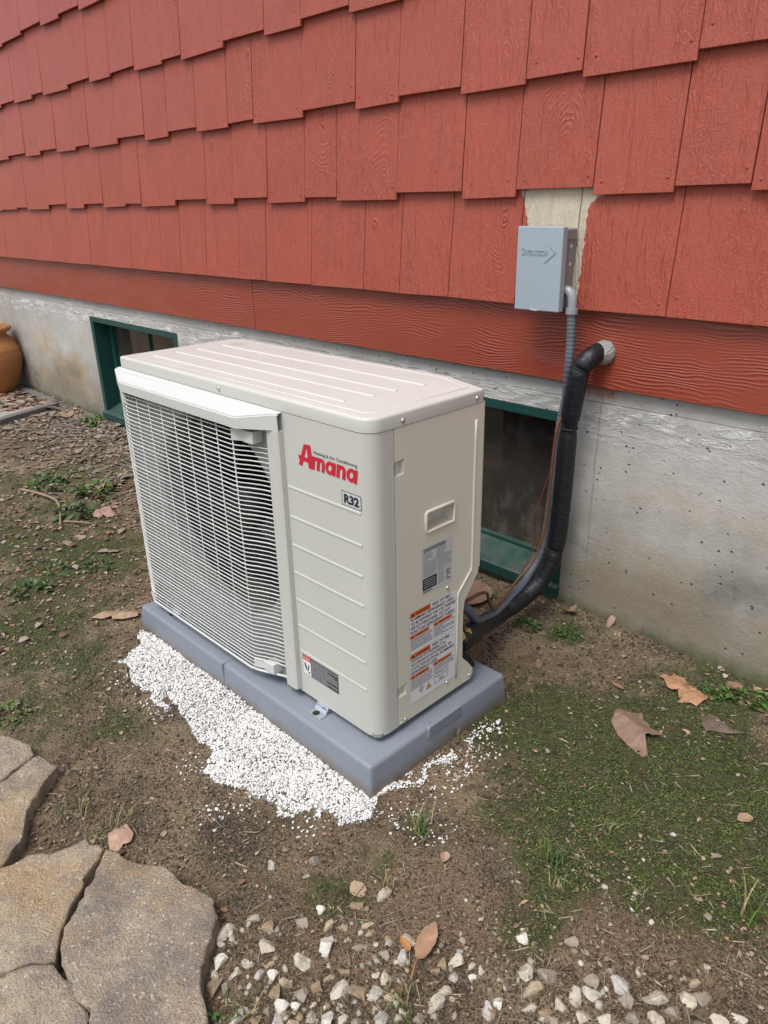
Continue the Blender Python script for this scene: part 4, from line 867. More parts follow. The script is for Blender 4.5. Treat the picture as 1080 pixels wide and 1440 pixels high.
flagstone([(-70, 1400), (0, 1381), (45, 1361), (74, 1359), (94, 1386), (115, 1422), (124, 1500), (40, 1540), (-70, 1500)], 'flagstone in the bottom left corner below two cracks', seed=5)

# ------------------------------------------------------------------ scattered ground material
ICO = bmesh.new(); bmesh.ops.create_icosphere(ICO, subdivisions=1, radius=1); ICO.verts.ensure_lookup_table()
IV = np.array([v.co[:] for v in ICO.verts]); IFc = np.array([[v.index for v in f.verts] for f in ICO.faces]); ICO.free()
def rotm(n):
    q = nr.normal(size=(n, 4)); q /= np.linalg.norm(q, axis=1)[:, None]; a, b, c, d = q.T
    return np.stack([np.stack([1-2*(c*c+d*d), 2*(b*c-a*d), 2*(b*d+a*c)], -1), np.stack([2*(b*c+a*d), 1-2*(b*b+d*d), 2*(c*d-a*b)], -1), np.stack([2*(b*d-a*c), 2*(c*d+a*b), 1-2*(b*b+c*c)], -1)], 1)
def scatter_lumps(P, size, cols, flat=1.0, rough=.25):
    n = len(P); base = IV[None]*(1+rough*(nr.random((n, len(IV), 1))-.5)*2)*(0.65+.7*nr.random((n, 1, 3)))*size[:, None, None]
    V = np.einsum('nij,nkj->nki', rotm(n), base); V[..., 2] *= flat; V += P[:, None, :]
    F = IFc[None]+(np.arange(n)*len(IV))[:, None, None]
    return V.reshape(-1, 3), F.reshape(-1, 3), np.repeat(cols, len(IV), 0)
def padmask(x, y, m=0.0):                                  # true outside the pad footprint
    c, s = math.cos(UYAW), math.sin(UYAW); lx = c*x+s*(y-UY); ly = -s*x+c*(y-UY)
    return ~((lx > px0-m) & (lx < px1+m) & (ly > py0-m) & (ly < py1+m))
# white stone chips spilled round the pad
poly2 = pts_poly([(523, 1120), (560, 1095), (600, 1068), (630, 1050), (632, 1065), (600, 1090), (575, 1105), (545, 1115)])
poly3 = pts_poly([(655, 1040), (690, 1005), (700, 1010), (690, 1035), (668, 1055)])
def grow(poly, n, soft, dens):
    P = np.array(poly); lo_ = P.min(0)-.08; hi_ = P.max(0)+.08; q = lo_+(hi_-lo_)*nr.random((n, 2))
    nn = (fbm(q[:, 0]*16, q[:, 1]*16, 3, 21)-.5)*.10; ang = fbm(q[:, 0]*13+5, q[:, 1]*13, 2, 27)*12
    ins = inpoly(q[:, 0]+nn*np.cos(ang), q[:, 1]+nn*np.sin(ang), poly)
    keep = ins & (nr.random(n) < dens+(1-dens)*(fbm(q[:, 0]*22, q[:, 1]*22, 3, 33) > .45)) & padmask(q[:, 0], q[:, 1], .002)
    return q[keep]
q = np.concatenate([grow(poly1, 74000, 1, .95), grow(poly2, 6500, 1, .7), grow(poly3, 1400, 1, .5)])
P = np.column_stack([q, gh(q[:, 0], q[:, 1])+.0015+.009*nr.random(len(q))*np.clip(vnoise(q[:, 0]*9, q[:, 1]*9, 4)*1.4, .3, 1)])
n_s = 420                                                   # loose chips round about
sp1 = np.array([G(*p)[:2] for p in [(230, 1000), (270, 1080), (340, 1125), (430, 1160), (560, 1150), (600, 1115), (640, 1090), (660, 1060), (690, 1050), (610, 1170), (205, 990), (300, 1140), (690, 1020), (180, 960)]])
qs = sp1[nr.integers(0, len(sp1), n_s)]+nr.normal(size=(n_s, 2))*.024; qs = qs[padmask(qs[:, 0], qs[:, 1], .003)]
Ps = np.column_stack([qs, gh(qs[:, 0], qs[:, 1])+.0015])
P = np.concatenate([P, Ps]); sz = nr.uniform(.0015, .0032, len(P)); sz[nr.random(len(P)) < .08] *= 1.35
colr = np.where(nr.random((len(P), 1)) < .12, nr.uniform(.34, .56, (len(P), 1)), nr.uniform(.60, .80, (len(P), 1)))*np.array([1.0, .985, .955])
soiled = nr.random(len(P)) < .035; colr[soiled] = np.array([.26, .19, .125])*nr.uniform(.6, 1.2, (soiled.sum(), 1))
V, F, Cc = scatter_lumps(P, sz, colr, .8, .3)
tag(link('white_stone_chips', npmesh(V, F, M['chip'], False, Cc)), 'white stone chips spilled along the front and corner of the pad', 'gravel', kind='stuff')

# where the flagstones lie (keeps litter off them)
flagzone = pts_poly([(-80, 1040), (30, 1035), (80, 1075), (60, 1120), (30, 1190), (80, 1195), (120, 1180), (305, 1260), (285, 1390), (290, 1440), (285, 1560), (-90, 1560)])
def rand_ground(n, wfun=None, xr=(-4.6, 1.15), yr=(-1.75, -.005)):
    # even in the picture rather than on the ground: more where the lens is near
    px = nr.uniform(-60, 1140, n); py = 560+nr.random(n)**.8*920; v = cr[None]*((px-540)/FPX)[:, None]-cu[None]*((py-720)/FPX)[:, None]+cf[None]
    t = -CAM[2]/v[:, 2]; q = CAM[None, :2]+v[:, :2]*t[:, None]
    ok = (t > 0) & (q[:, 0] > xr[0]) & (q[:, 0] < xr[1]) & (q[:, 1] > yr[0]) & (q[:, 1] < yr[1]) & padmask(q[:, 0], q[:, 1], .004) & ~inpoly(q[:, 0], q[:, 1], flagzone)
    if wfun is not None: ok &= nr.random(n) < wfun(q[:, 0], q[:, 1], px, py)
    return q[ok]
# soil crumbs and grit
q = rand_ground(75000, lambda x, y, px, py: .25+.75*(fbm(x*14, y*14, 3, 50) > .47))
m_, c_, d_ = masks(q[:, 0], q[:, 1]); t_ = nr.random((len(q), 1))
colr = np.array([.035, .026, .017])*(1-t_**2)+np.array([.27, .20, .135])*t_**2; colr = np.where((nr.random((len(q), 1)) < m_[:, None]*.7), np.array([.055, .066, .026])*(.5+t_), colr)
pale = nr.random(len(q)) < .025; colr[pale] = np.array([.33, .28, .22])*nr.uniform(.7, 1.2, (pale.sum(), 1))
dq = np.hypot(q[:, 0]-CAM[0], q[:, 1]-CAM[1]); sz = nr.uniform(.0009, .0026, len(q))*np.clip(dq/1.2, .8, 3)*np.where(nr.random(len(q)) < .05, 1.8, 1)
V, F, Cc = scatter_lumps(np.column_stack([q, gh(q[:, 0], q[:, 1])+.0006]), sz, colr, .6, .4)
tag(link('soil_crumbs', npmesh(V, F, M['tone'], False, Cc)), 'brown crumbs and grit of the bare soil', 'soil', kind='stuff')
# leaf scraps, bark shreds, needles
def scatter_flakes(q, ln, wd, cols, lift=.002, curl=.4):
    n = len(q); a = nr.uniform(0, 2*math.pi, n); ca, sa = np.cos(a), np.sin(a); z = gh(q[:, 0], q[:, 1])+lift*nr.uniform(.5, 1.6, n)
    tmpl = np.array([(-.5, 0), (-.2, -.5), (.25, -.42), (.5, .05), (.2, .5), (-.25, .4)]); tm = tmpl[None]*(1+.45*(nr.random((n, 6, 2))-.5))
    X_ = tm[..., 0]*ln[:, None]; Y_ = tm[..., 1]*wd[:, None]; Z_ = (np.abs(tm[..., 1])*wd[:, None]*nr.uniform(0, curl, (n, 1))*1.6+tm[..., 0]*ln[:, None]*nr.uniform(-.25, .25, (n, 1))+(nr.random((n, 6))-.3)*ln[:, None]*.12)
    V = np.stack([q[:, :1]+X_*ca[:, None]-Y_*sa[:, None], q[:, 1:]+X_*sa[:, None]+Y_*ca[:, None], z[:, None]+np.clip(Z_, -.001, None)], -1)
    F = np.array([(0, 1, 5), (1, 2, 5), (2, 4, 5), (2, 3, 4)])[None]+(np.arange(n)*6)[:, None, None]
    return V.reshape(-1, 3), F.reshape(-1, 3), np.repeat(cols, 6, 0)
def litw(x, y, px, py):
    return np.clip(.10+.9*(x < -1.0)*np.clip((-x-.9)/.8, 0, 1)+.35*np.exp(-(y/.14)**2)+.25*blob(x, y, 300, 1180, .12, 1)+.25*blob(x, y, 60, 1170, .16, 1)+.2*blob(x, y, 850, 1300, .25, 1), 0, 1)*(.35+.65*(fbm(x*7, y*7, 3, 61) > .45))
q = np.concatenate([rand_ground(34000, litw), np.column_stack([nr.uniform(-4.3, -1.25, 5200), -np.abs(nr.normal(0, .28, 5200))-.01])]); q = q[padmask(q[:, 0], q[:, 1], .004)]; n = len(q); t_ = nr.random((n, 1))
pal = np.array([(.20, .115, .07), (.12, .075, .045), (.30, .20, .13), (.25, .21, .17), (.07, .052, .04), (.33, .25, .18)])
colr = pal[nr.integers(0, len(pal), n)]*nr.uniform(.7, 1.25, (n, 1)); gy_ = (nr.random(n) < np.clip((-q[:, 0]-1.6)/1.2, 0, .75)); colr[gy_] = np.array([(.21, .175, .145)])*nr.uniform(.5, 1.35, (gy_.sum(), 1)); dq = np.hypot(q[:, 0]-CAM[0], q[:, 1]-CAM[1]); ln = nr.uniform(2.5, 9.5, n)*dq/FPX*np.where(nr.random(n) < .06, 2.0, 1)
V, F, Cc = scatter_flakes(q, ln, ln*nr.uniform(.25, .8, n), colr, .003, .5)
kc = G(79, 566, .03); bq = np.column_stack([kc.x-.05-nr.random(700)*.9, kc.y-nr.random(700)**1.3*.30*1.0-.02]); bq = bq[(bq[:, 1] > kc.y-.02+(bq[:, 0]-kc.x)*-.0-.36)]
bl_ = nr.uniform(.02, .07, len(bq)); bc = pal[nr.integers(0, len(pal), len(bq))]*nr.uniform(.5, 1.2, (len(bq), 1)); bc[nr.random(len(bq)) < .06] = (.42, .14, .06)
V2, F2, C2 = scatter_flakes(bq, bl_, bl_*nr.uniform(.3, .8, len(bq)), bc, .003, .5); V2[:, 2] = np.maximum(V2[:, 2]+.012, .0215)
F2 = F2+len(V); V = np.concatenate([V, V2]); F = np.concatenate([F, F2]); Cc = np.concatenate([Cc, C2])
tag(link('leaf_litter', npmesh(V, F, M['tone'], False, Cc)), 'brown scraps of dead leaves and bark littering the soil', 'leaf litter', kind='stuff')
q = rand_ground(9000, lambda x, y, px, py: .35+0*x); n = len(q); colr = np.array([(.30, .23, .15), (.14, .09, .055), (.38, .33, .22)])[nr.integers(0, 3, n)]*nr.uniform(.6, 1.1, (n, 1))
V, F, Cc = scatter_flakes(q, nr.uniform(.010, .045, n), nr.uniform(.0006, .0014, n), colr, .0025, .2)
tag(link('dry_stalks', npmesh(V, F, M['tone'], False, Cc)), 'thin dry grass stalks and needles strewn over the ground', 'straw', kind='stuff')
# moss and tiny ground plants
q = rand_ground(150000, lambda x, y, px, py: np.clip((masks(x, y)[0]-.30)*1.6, 0, 1)*(fbm(x*30, y*30, 3, 88) > .42)); n = len(q)
t_ = nr.random((n, 1)); colr = np.array([.022, .036, .008])*(1-t_)+np.array([.115, .150, .036])*t_
V, F, Cc = scatter_flakes(q, nr.uniform(.0025, .0075, n), nr.uniform(.0012, .0038, n), colr, .0022, 1.2)
tag(link('moss', npmesh(V, F, M['leafy'], False, Cc)), 'dark green moss covering the soil right of the pad', 'moss', kind='stuff')

# pale gravel stones
def rock_mesh(seed):
    r = random.Random(seed); bm = bmesh.new(); bmesh.ops.create_icosphere(bm, subdivisions=3, radius=1)
    planes = [(Vector((r.gauss(0, 1), r.gauss(0, 1), r.gauss(0, 1))).normalized(), r.uniform(.36, .72)) for _ in range(9)]
    for v in bm.verts:
        for nn, d in planes:
            e = v.co.dot(nn)-d
            if e > 0: v.co -= nn*e
        v.co += v.co.normalized()*mnoise.noise(v.co*2.6+Vector((seed, 0, 0)))*.06+v.co.normalized()*mnoise.noise(v.co*7+Vector((seed, 3, 0)))*.05
    me = bpy.data.meshes.new('m'); bm.to_mesh(me); bm.free(); me.polygons.foreach_set('use_smooth', [True]*len(me.polygons)); me.set_sharp_from_angle(angle=math.radians(22)); return me
def tint(me, col):
    a = me.color_attributes.new('tone', 'FLOAT_COLOR', 'POINT'); n = len(me.vertices); c = np.ones((n, 4), np.float32)
    co = np.zeros(n*3, np.float32); me.vertices.foreach_get('co', co); co = co.reshape(-1, 3)
    k = .8+.4*fbm(co[:, 0]*2.5+9, co[:, 1]*2.5+co[:, 2]*1.7, 3, 71); c[:, :3] = np.array(col)[None]*k[:, None]; a.data.foreach_set('color', c.ravel()); return me
palr = [(.54, .505, .43), (.42, .345, .245), (.62, .60, .55), (.33, .25, .165), (.50, .455, .37), (.44, .425, .40), (.56, .51, .41), (.30, .265, .22)]
rocks = [tint(rock_mesh(s), palr[s % len(palr)]) for s in range(16)]
for i, m_ in enumerate(rocks): m_.materials.append(M['rock']); m_['shade'] = i % len(palr)
A1 = [(95, 172, 75, 62), (195, 120, 42, 40), (245, 152, 58, 42), (242, 218, 58, 78), (83, 268, 48, 70), (137, 310, 60, 54), (50, 360, 70, 66), (215, 325, 38, 48), (268, 327, 45, 45), (315, 352, 45, 60), (272, 390, 60, 48), (370, 395, 70, 40), (425, 362, 35, 62), (508, 375, 60, 78), (380, 130, 58, 46), (468, 200, 62, 90), (385, 270, 72, 52), (468, 145, 44, 34), (520, 150, 42, 40), (575, 75, 50, 46), (577, 380, 66, 62), (630, 397, 66, 36), (675, 350, 60, 30), (675, 255, 46, 40), (740, 270, 56, 44), (755, 212, 66, 38), (682, 222, 34, 28), (578, 238, 38, 22), (940, 280, 66, 60), (875, 297, 48, 36), (857, 322, 35, 28), (990, 345, 36, 30), (1020, 320, 36, 42), (855, 440, 62, 52), (885, 395, 50, 50), (668, 40, 52, 46), (655, 490, 62, 42), (468, 482, 52, 74), (405, 482, 46, 62), (148, 465, 56, 52), (98, 362, 44, 52), (300, 430, 60, 54), (350, 437, 40, 32), (413, 438, 26, 26), (290, 495, 70, 44), (470, 338, 36, 26), (520, 490, 44, 50), (575, 505, 44, 36), (1045, 455, 62, 62), (80, 218, 30, 30), (180, 285, 44, 22), (255, 292, 36, 30), (55, 325, 34, 34), (340, 500, 40, 40), (440, 90, 40, 34), (610, 152, 44, 30), (615, 182, 36, 28), (700, 415, 52, 32), (735, 470, 38, 30), (800, 500, 44, 34), (920, 350, 44, 30), (985, 310, 30, 26), (200, 485, 50, 46), (250, 455, 36, 40), (120, 500, 40, 36), (605, 235, 22, 36), (530, 320, 38, 24), (640, 330, 30, 20)]
A2 = [(390, 918, 44, 30), (530, 925, 40, 34), (403, 1013, 56, 40), (418, 1060, 54, 50), (462, 1028, 56, 36), (583, 1030, 46, 50), (540, 1078, 50, 56), (585, 1072, 46, 36), (665, 1050, 60, 40), (685, 1093, 52, 50), (760, 1085, 60, 56), (893, 1085, 44, 46), (408, 1105, 36, 42), (450, 1125, 42, 36), (495, 1105, 42, 36), (560, 1140, 52, 42), (620, 1142, 36, 36), (815, 1130, 50, 42), (760, 1147, 42, 36), (295, 1115, 46, 46), (325, 1038, 14, 22), (850, 1090, 44, 36), (325, 1090, 40, 30), (940, 1150, 46, 34), (1000, 1140, 40, 30), (705, 1150, 44, 32), (640, 1015, 26, 20), (480, 1150, 34, 28), (870, 1045, 40, 26), (230, 950, 16, 14)]
stones = [(280+x/2.571, 1240+y/2.571, w_/2.571, h_/2.571) for x, y, w_, h_ in A1]+[(540+x/2, 860+y/2, w_/2, h_/2) for x, y, w_, h_ in A2]+[(382, 1208, 15, 15), (443, 1205, 17, 19), (735, 1365, 14, 16)]
lab = 'pale angular gravel stone on the soil right of the largest flagstone'
for i, (x, y, w_, h_) in enumerate(stones):
    p = G(x, y+h_*.25); dist = float(np.dot(np.array(p)-CAM, cf)); k = dist/FPX
    o = link('gravel_stone', rocks[rnd.randrange(16)]); zz = ghz(p.x, p.y)
    sx, sy = w_*k*.65, h_*k*.67; o.scale = (sx, max(sx, sy)*rnd.uniform(.8, 1.0), min(sx, sy)*rnd.uniform(.7, .9))
    o.rotation_euler = (rnd.uniform(-.3, .3), rnd.uniform(-.3, .3), math.radians(43)+rnd.uniform(-.4, .4)+(math.pi/2 if False else 0)); o.location = (p.x, p.y, zz+o.scale[2]*rnd.uniform(-.12, .20))
    zone = 'beside the largest flagstone' if x < 400 else 'left of the oval leaf' if x < 560 else 'around the oval leaf' if x < 665 else 'in the row right of the oval leaf' if x < 830 else 'near the bottom right corner'
    if y < 1250 and x < 500: zone = 'lying alone below the white chips'
    shade = ('cream', 'tan', 'whitish', 'brown', 'buff', 'grey', 'sandy', 'dark')[int(o.data['shade'])]
    sizew = 'small' if w_*h_ < 200 else 'large' if w_*h_ > 520 else 'middling'
    tag(o, '%s %s angular gravel stone %s' % (sizew, shade, zone), 'stone', 'pale gravel stones in the foreground')
bylab = {}
for o in [o for o in COL.objects if o.name.startswith('gravel_stone')]:
    v = np.array(o.location)-CAM; bylab.setdefault(o['label'], []).append((float(v@cr)/float(v@cf), o))
ORD = {2: ('left', 'right'), 3: ('leftmost', 'middle', 'rightmost'), 4: ('leftmost', 'second from left', 'second from right', 'rightmost')}
for lb, L in bylab.items():
    L.sort(key=lambda t: t[0]); n = len(L)
    if n > 1:
        names = ORD.get(n) or tuple(['leftmost']+['%s from left' % w_ for w_ in ('second', 'third', 'fourth', 'fifth', 'sixth', 'seventh', 'eighth')][:n-2]+['rightmost'])
        for (_, o), w_ in zip(L, names): o['label'] = lb+', '+w_
# finer gravel between them
q = rand_ground(26000, lambda x, y, px, py: np.clip(.5*blob(x, y, 430, 1400, .13, 1)+.45*blob(x, y, 350, 1340, .09, 1)+.35*blob(x, y, 600, 1420, .14, 1)+.35*blob(x, y, 850, 1430, .2, 1)+.12*blob(x, y, 520, 1310, .12, 1)+.004, 0, 1)*.17); n = len(q)
colr = np.array(palr)[nr.integers(0, len(palr), n)]*nr.uniform(.55, 1.05, (n, 1)); sz = nr.uniform(.002, .0062, n)
V, F, Cc = scatter_lumps(np.column_stack([q, gh(q[:, 0], q[:, 1])+sz*.15]), sz, colr, .8, .4)
tag(link('fine_gravel', npmesh(V, F, M['rock'], False, Cc)), 'small pale gravel bits pressed into the soil between the stones', 'gravel', kind='stuff')

# ------------------------------------------------------------------ leaves, twig, weeds
LOBED = [(0, -.50), (.05, -.18), (.30, -.26), (.24, -.10), (.52, -.06), (.38, .04), (.46, .22), (.26, .16), (.20, .26), (.24, .46), (.10, .36), (0, .60), (-.10, .36), (-.26, .44), (-.20, .24), (-.30, .16), (-.48, .20), (-.38, .02), (-.54, -.08), (-.25, -.12), (-.30, -.28), (-.05, -.18)]
OVAL = [(0, -.5), (.10, -.42), (.19, -.22), (.22, 0), (.18, .22), (.09, .40), (0, .5), (-.10, .40), (-.19, .2), (-.22, -.02), (-.18, -.24), (-.09, -.42)]
def leaf(name, shape, px, py, size, rot, col, label, curl=.25, lift=.006, seed=0, tilt=(0, 0), stem=True, cat='leaf', wide=1.0, group=None):
    r = random.Random(seed); c = G(px, py); pts = []
    for i in range(len(shape)):
        a, b = Vector(shape[i]), Vector(shape[(i+1) % len(shape)])
        for j in range(3): pts.append(a.lerp(b, j/3)+Vector((r.uniform(-.012, .012), r.uniform(-.012, .012))))
    V = [(0, 0, 0)]; F = []; n = len(pts); rings = (.33, .66, 1.0)
    for s in rings:
        for p in pts:
            x, y = p.x*s*wide, p.y*s; zz = curl*(abs(x)**1.5*1.1+.5*max(0, abs(y)-.1)**2)+.05*mnoise.noise(Vector((x*4, y*4, seed)))+.02*mnoise.noise(Vector((x*13, y*13, seed)))
            V.append((x, y, zz))
    for k in range(n): F.append((0, 1+k, 1+(k+1) % n))
    for i in range(2):
        for k in range(n): F.append((1+i*n+k, 1+(i+1)*n+k, 1+(i+1)*n+(k+1) % n, 1+i*n+(k+1) % n))
    V = [(x*size, y*size, z*size) for x, y, z in V]
    def vein(a, b): return tube_data([Vector((a[0], a[1], 0))*size+Vector((0, 0, .0008)), Vector((b[0], b[1], 0))*size+Vector((0, 0, .002))], [.0008, .0003], 4)
    me = mesh(V, F, None, True); a = me.color_attributes.new('tone', 'FLOAT_COLOR', 'POINT'); cl = np.ones((len(V), 4), np.float32)
    for i, v in enumerate(V):
        rr_ = math.hypot(v[0], v[1])/size; cl[i, :3] = np.array(col)*(1.0+.25*mnoise.noise(Vector((v[0]*40, v[1]*40, seed)))-.15*rr_)
    a.data.foreach_set('color', cl.ravel())
    o = link(name, me, None, M['leafy']); o.location = (c.x, c.y, ghz(c.x, c.y)+lift); o.rotation_euler = (tilt[0], tilt[1], rot)
    if stem:
        sm = tube([(0, -.45*size, .001), (.02*size, -.7*size, .002), (.06*size, -.95*size, -.001)], .0011, 5); tint(sm, (col[0]*1.1, col[1]*.8, col[2]*.6))
        link('stalk', sm, o, M['leafy'])
    return tag(o, label, cat, group)
def leaf_outline(pts, z, col, label, ridge, fold, seed, cat='leaf', thick=.0006, stem=None, name='dead_leaf'):
    # outline on the ground plane; the blade rises from its edge to a fold line a-b
    P = [G(x, y, z) for x, y in pts]; a, b = G(*ridge[0], z), G(*ridge[1], z); c = (a+b)/2; ax = (b-a).normalized(); nx_ = Vector((-ax.y, ax.x, 0)); out = []
    for i in range(len(P)):
        m_ = max(1, int((P[(i+1) % len(P)]-P[i]).length/.004))
        for j in range(m_): out.append(P[i].lerp(P[(i+1) % len(P)], j/m_))
    V = []; F = []; n = len(out); base = ghz(c.x, c.y)
    L_ = (b-a).length
    for s_ in (0.0, .25, .5, .75, 1.0):
        for p in out:
            t_ = min(max((p-a).dot(ax), 0), L_); foot = a+ax*t_; q_ = foot.lerp(p, s_); dd_ = abs((q_-foot).length)
            zz = fold*max(0, 1-dd_/.045)+.0035*mnoise.noise(Vector((q_.x*60, q_.y*60, seed)))+.0016*mnoise.noise(Vector((q_.x*190, q_.y*190, seed)))+.003
            V.append(Vector((q_.x-c.x, q_.y-c.y, max(zz, .0012))))
    for i in range(4):
        for k in range(n): F.append((i*n+k, i*n+(k+1) % n, (i+1)*n+(k+1) % n, (i+1)*n+k))
    me = mesh(V, F, None, True); bmq = bmesh.new(); bmq.from_mesh(me); bmesh.ops.recalc_face_normals(bmq, faces=bmq.faces[:]); bmesh.ops.remove_doubles(bmq, verts=bmq.verts[:], dist=1e-5); bmq.to_mesh(me); bmq.free()
    at = me.color_attributes.new('tone', 'FLOAT_COLOR', 'POINT'); cl = np.ones((len(me.vertices), 4), np.float32)
    for i, v in enumerate(me.vertices): cl[i, :3] = np.array(col)*(1+.35*mnoise.noise(Vector((v.co.x*45, v.co.y*45, seed)))+.2*mnoise.noise(Vector((v.co.x*160, v.co.y*160, seed))))
    at.data.foreach_set('color', cl.ravel())
    o = link(name, me, None, M['leafy']); o.location = (c.x, c.y, base)
    if stem:
        sp_0, sp_1 = G(*stem[0], .004), G(*stem[1], .004); sm = tube([sp_0-c+Vector((0, 0, .002)), (sp_0+sp_1)/2-c+Vector((.002, 0, .004)), sp_1-c], .0011, 5); tint(sm, (.30, .20, .09)); link('stalk', sm, o, M['leafy'])
    return tag(o, label, cat)
zo = lambda ox, oy, k, L: [(ox+x/k, oy+y/k) for x, y in L]
leaf_outline(zo(840, 920, 4.5, [(120, 345), (165, 347), (210, 338), (216, 362), (285, 348), (292, 388), (322, 418), (345, 448), (430, 490), (300, 517), (325, 610), (290, 632), (240, 592), (185, 546), (140, 500), (90, 420)]), .012, (.215, .140, .098), 'large curled dusky brown lobed leaf on the moss', zo(840, 920, 4.5, [(150, 390), (290, 500)]), .020, 1, stem=zo(840, 920, 4.5, [(100, 400), (68, 290)]))
leaf_outline(zo(840, 920, 4.5, [(395, 125), (430, 115), (470, 130), (490, 105), (522, 88), (535, 120), (582, 140), (562, 165), (608, 175), (620, 110), (652, 98), (692, 130), (650, 155), (632, 182), (600, 197), (640, 215), (725, 225), (705, 265), (660, 290), (630, 312), (595, 290), (530, 285), (510, 226), (518, 215), (480, 215), (445, 195), (420, 150)]), .008, (.36, .195, .11), 'large orange tan lobed leaf near the foundation', zo(840, 920, 4.5, [(450, 150), (620, 250)]), .010, 2, stem=zo(840, 920, 4.5, [(475, 215), (448, 325)]))
leaf_outline(zo(0, 740, 4.909, [(620, 632), (660, 622), (700, 594), (770, 580), (860, 584), (950, 590), (955, 620), (870, 637), (782, 642), (770, 626), (700, 641)]), .008, (.32, .215, .14), 'long tan bark strip at the left end of the pad', zo(0, 740, 4.909, [(690, 615), (940, 605)]), .012, 3, cat='bark', name='bark_strip')
leaf_outline(zo(0, 560, 4.909, [(640, 815), (670, 780), (660, 760), (700, 745), (720, 735), (745, 738), (750, 760), (775, 755), (765, 785), (800, 790), (780, 808), (740, 815), (715, 805), (680, 822)]), .006, (.31, .195, .15), 'pinkish lobed leaf on the soil near the dry twig', zo(0, 560, 4.909, [(680, 795), (760, 775)]), .022, 4)
leaf_outline(zo(840, 920, 4.5, [(655, 440), (670, 400), (710, 378), (760, 395), (790, 430), (830, 470), (900, 490), (940, 500), (880, 508), (800, 500), (740, 490), (690, 485)]), .003, (.135, .095, .075), 'dark flattened old leaf pressed into the moss', zo(840, 920, 4.5, [(690, 440), (850, 490)]), .004, 5)
leaf('dead_leaf', OVAL, 1031, 973, .045, math.radians(60), (.22, .125, .085), 'small round brown leaf right of the orange leaf', .5, .006, 3, wide=1.8, stem=False)
leaf('dead_leaf', OVAL, 600, 1334, .072, math.radians(18), (.33, .19, .115), 'smooth oval pinkish brown leaf lying on the gravel', .25, .016, 4, (.05, -.15), wide=1.0)
leaf('dead_leaf', OVAL, 570, 1336, .030, math.radians(75), (.40, .19, .06), 'tiny orange leaf sliver beside the oval leaf', .4, .012, 5, stem=False)
leaf_outline(zo(0, 1020, 3.375, [(510, 505), (540, 482), (600, 462), (632, 508), (620, 542), (582, 556), (562, 592), (520, 592), (514, 550)]), .004, (.40, .26, .19), 'crumpled pinkish leaf at the tip of the flagstone crack', zo(0, 1020, 3.375, [(540, 560), (590, 500)]), .010, 6)
leaf('dead_leaf', OVAL, 868, 966, .042, math.radians(80), (.28, .15, .10), 'narrow brown leaf between pad and orange leaf', .4, .006, 9, wide=.8, stem=False)
leaf('dead_leaf', OVAL, 757, 935, .05, math.radians(35), (.24, .16, .11), 'narrow curled leaf on the bare reddish soil behind the pad', .5, .006, 10, wide=.7, stem=False)
leaf('dead_leaf', OVAL, 858, 886, .05, math.radians(10), (.27, .17, .13), 'upright brown leaf leaning at the foot of the foundation', .4, .012, 11, (.6, .2), wide=.9, stem=False)
leaf('dead_leaf', OVAL, 1046, 1158, .034, math.radians(150), (.33, .22, .15), 'small tan leaf scrap on the moss at the right edge', .7, .006, 12, wide=1.6, stem=False)
leaf('dead_leaf', OVAL, 626, 1207, .026, math.radians(20), (.36, .25, .18), 'tiny folded tan leaf on the soil below the pad corner', .9, .005, 13, wide=1.6, stem=False)
leaf('dead_leaf', OVAL, 668, 838, .16, math.radians(30), (.27, .17, .12), 'broad pinkish leaf under the pipes behind the unit', .15, .012, 14, wide=1.6, stem=False)
leaf('dead_leaf', LOBED, 800, 870, .06, math.radians(250), (.24, .17, .12), 'crumpled grey brown leaf against the foundation', .6, .01, 15, (.3, 0), stem=False)
leaf('dead_leaf', OVAL, 503, 1249, .040, math.radians(70), (.38, .27, .18), 'flat tan leaf scrap above the gravel', .1, .004, 16, wide=1.7, stem=False)
leaf('dead_leaf', OVAL, 243, 866, .06, math.radians(62), (.22, .12, .06), 'leaf scrap caught on the left corner of the pad', .5, .078, 17, wide=.6, stem=False)
leaf('dead_leaf', OVAL, 318, 950, .045, math.radians(170), (.13, .09, .06), 'dark dry leaf standing against the pad front', .5, .02, 18, (1.1, .2), wide=.8, stem=False)
leaf('dead_leaf', OVAL, 275, 605, .16, math.radians(40), (.26, .16, .11), 'brown leaf lying below the left basement window', .4, .01, 19, wide=1.0, stem=False)
leaf('dead_leaf', OVAL, 95, 586, .20, math.radians(70), (.30, .19, .13), 'pale brown leaf on the litter by the kerb corner', .4, .012, 20, wide=.9, stem=False)
tw = catmull([G(30, 688, .012), G(55, 694, .018), G(78, 703, .022), G(84, 716, .016), G(85, 738, .012)], 6)
twg = link('twig', None); twg.location = tw[0]
link('stick', tube([p-tw[0] for p in tw], [(.0065-.003*i/len(tw))*(1+.25*mnoise.noise(Vector((i*.9, 0, 0)))) for i in range(len(tw))], 8), twg, simple('twig_bark', (.24, .175, .11), .85, var=.5, scale=60, bump=.001))
link('side_shoot', tube([p-tw[0] for p in catmull([G(90, 733, .012), G(110, 734, .015), G(128, 736, .01)], 4)], .004, 6), twg, bpy.data.materials['twig_bark'])
tag(twg, 'bent dry tan twig lying on the soil at the left', 'twig')

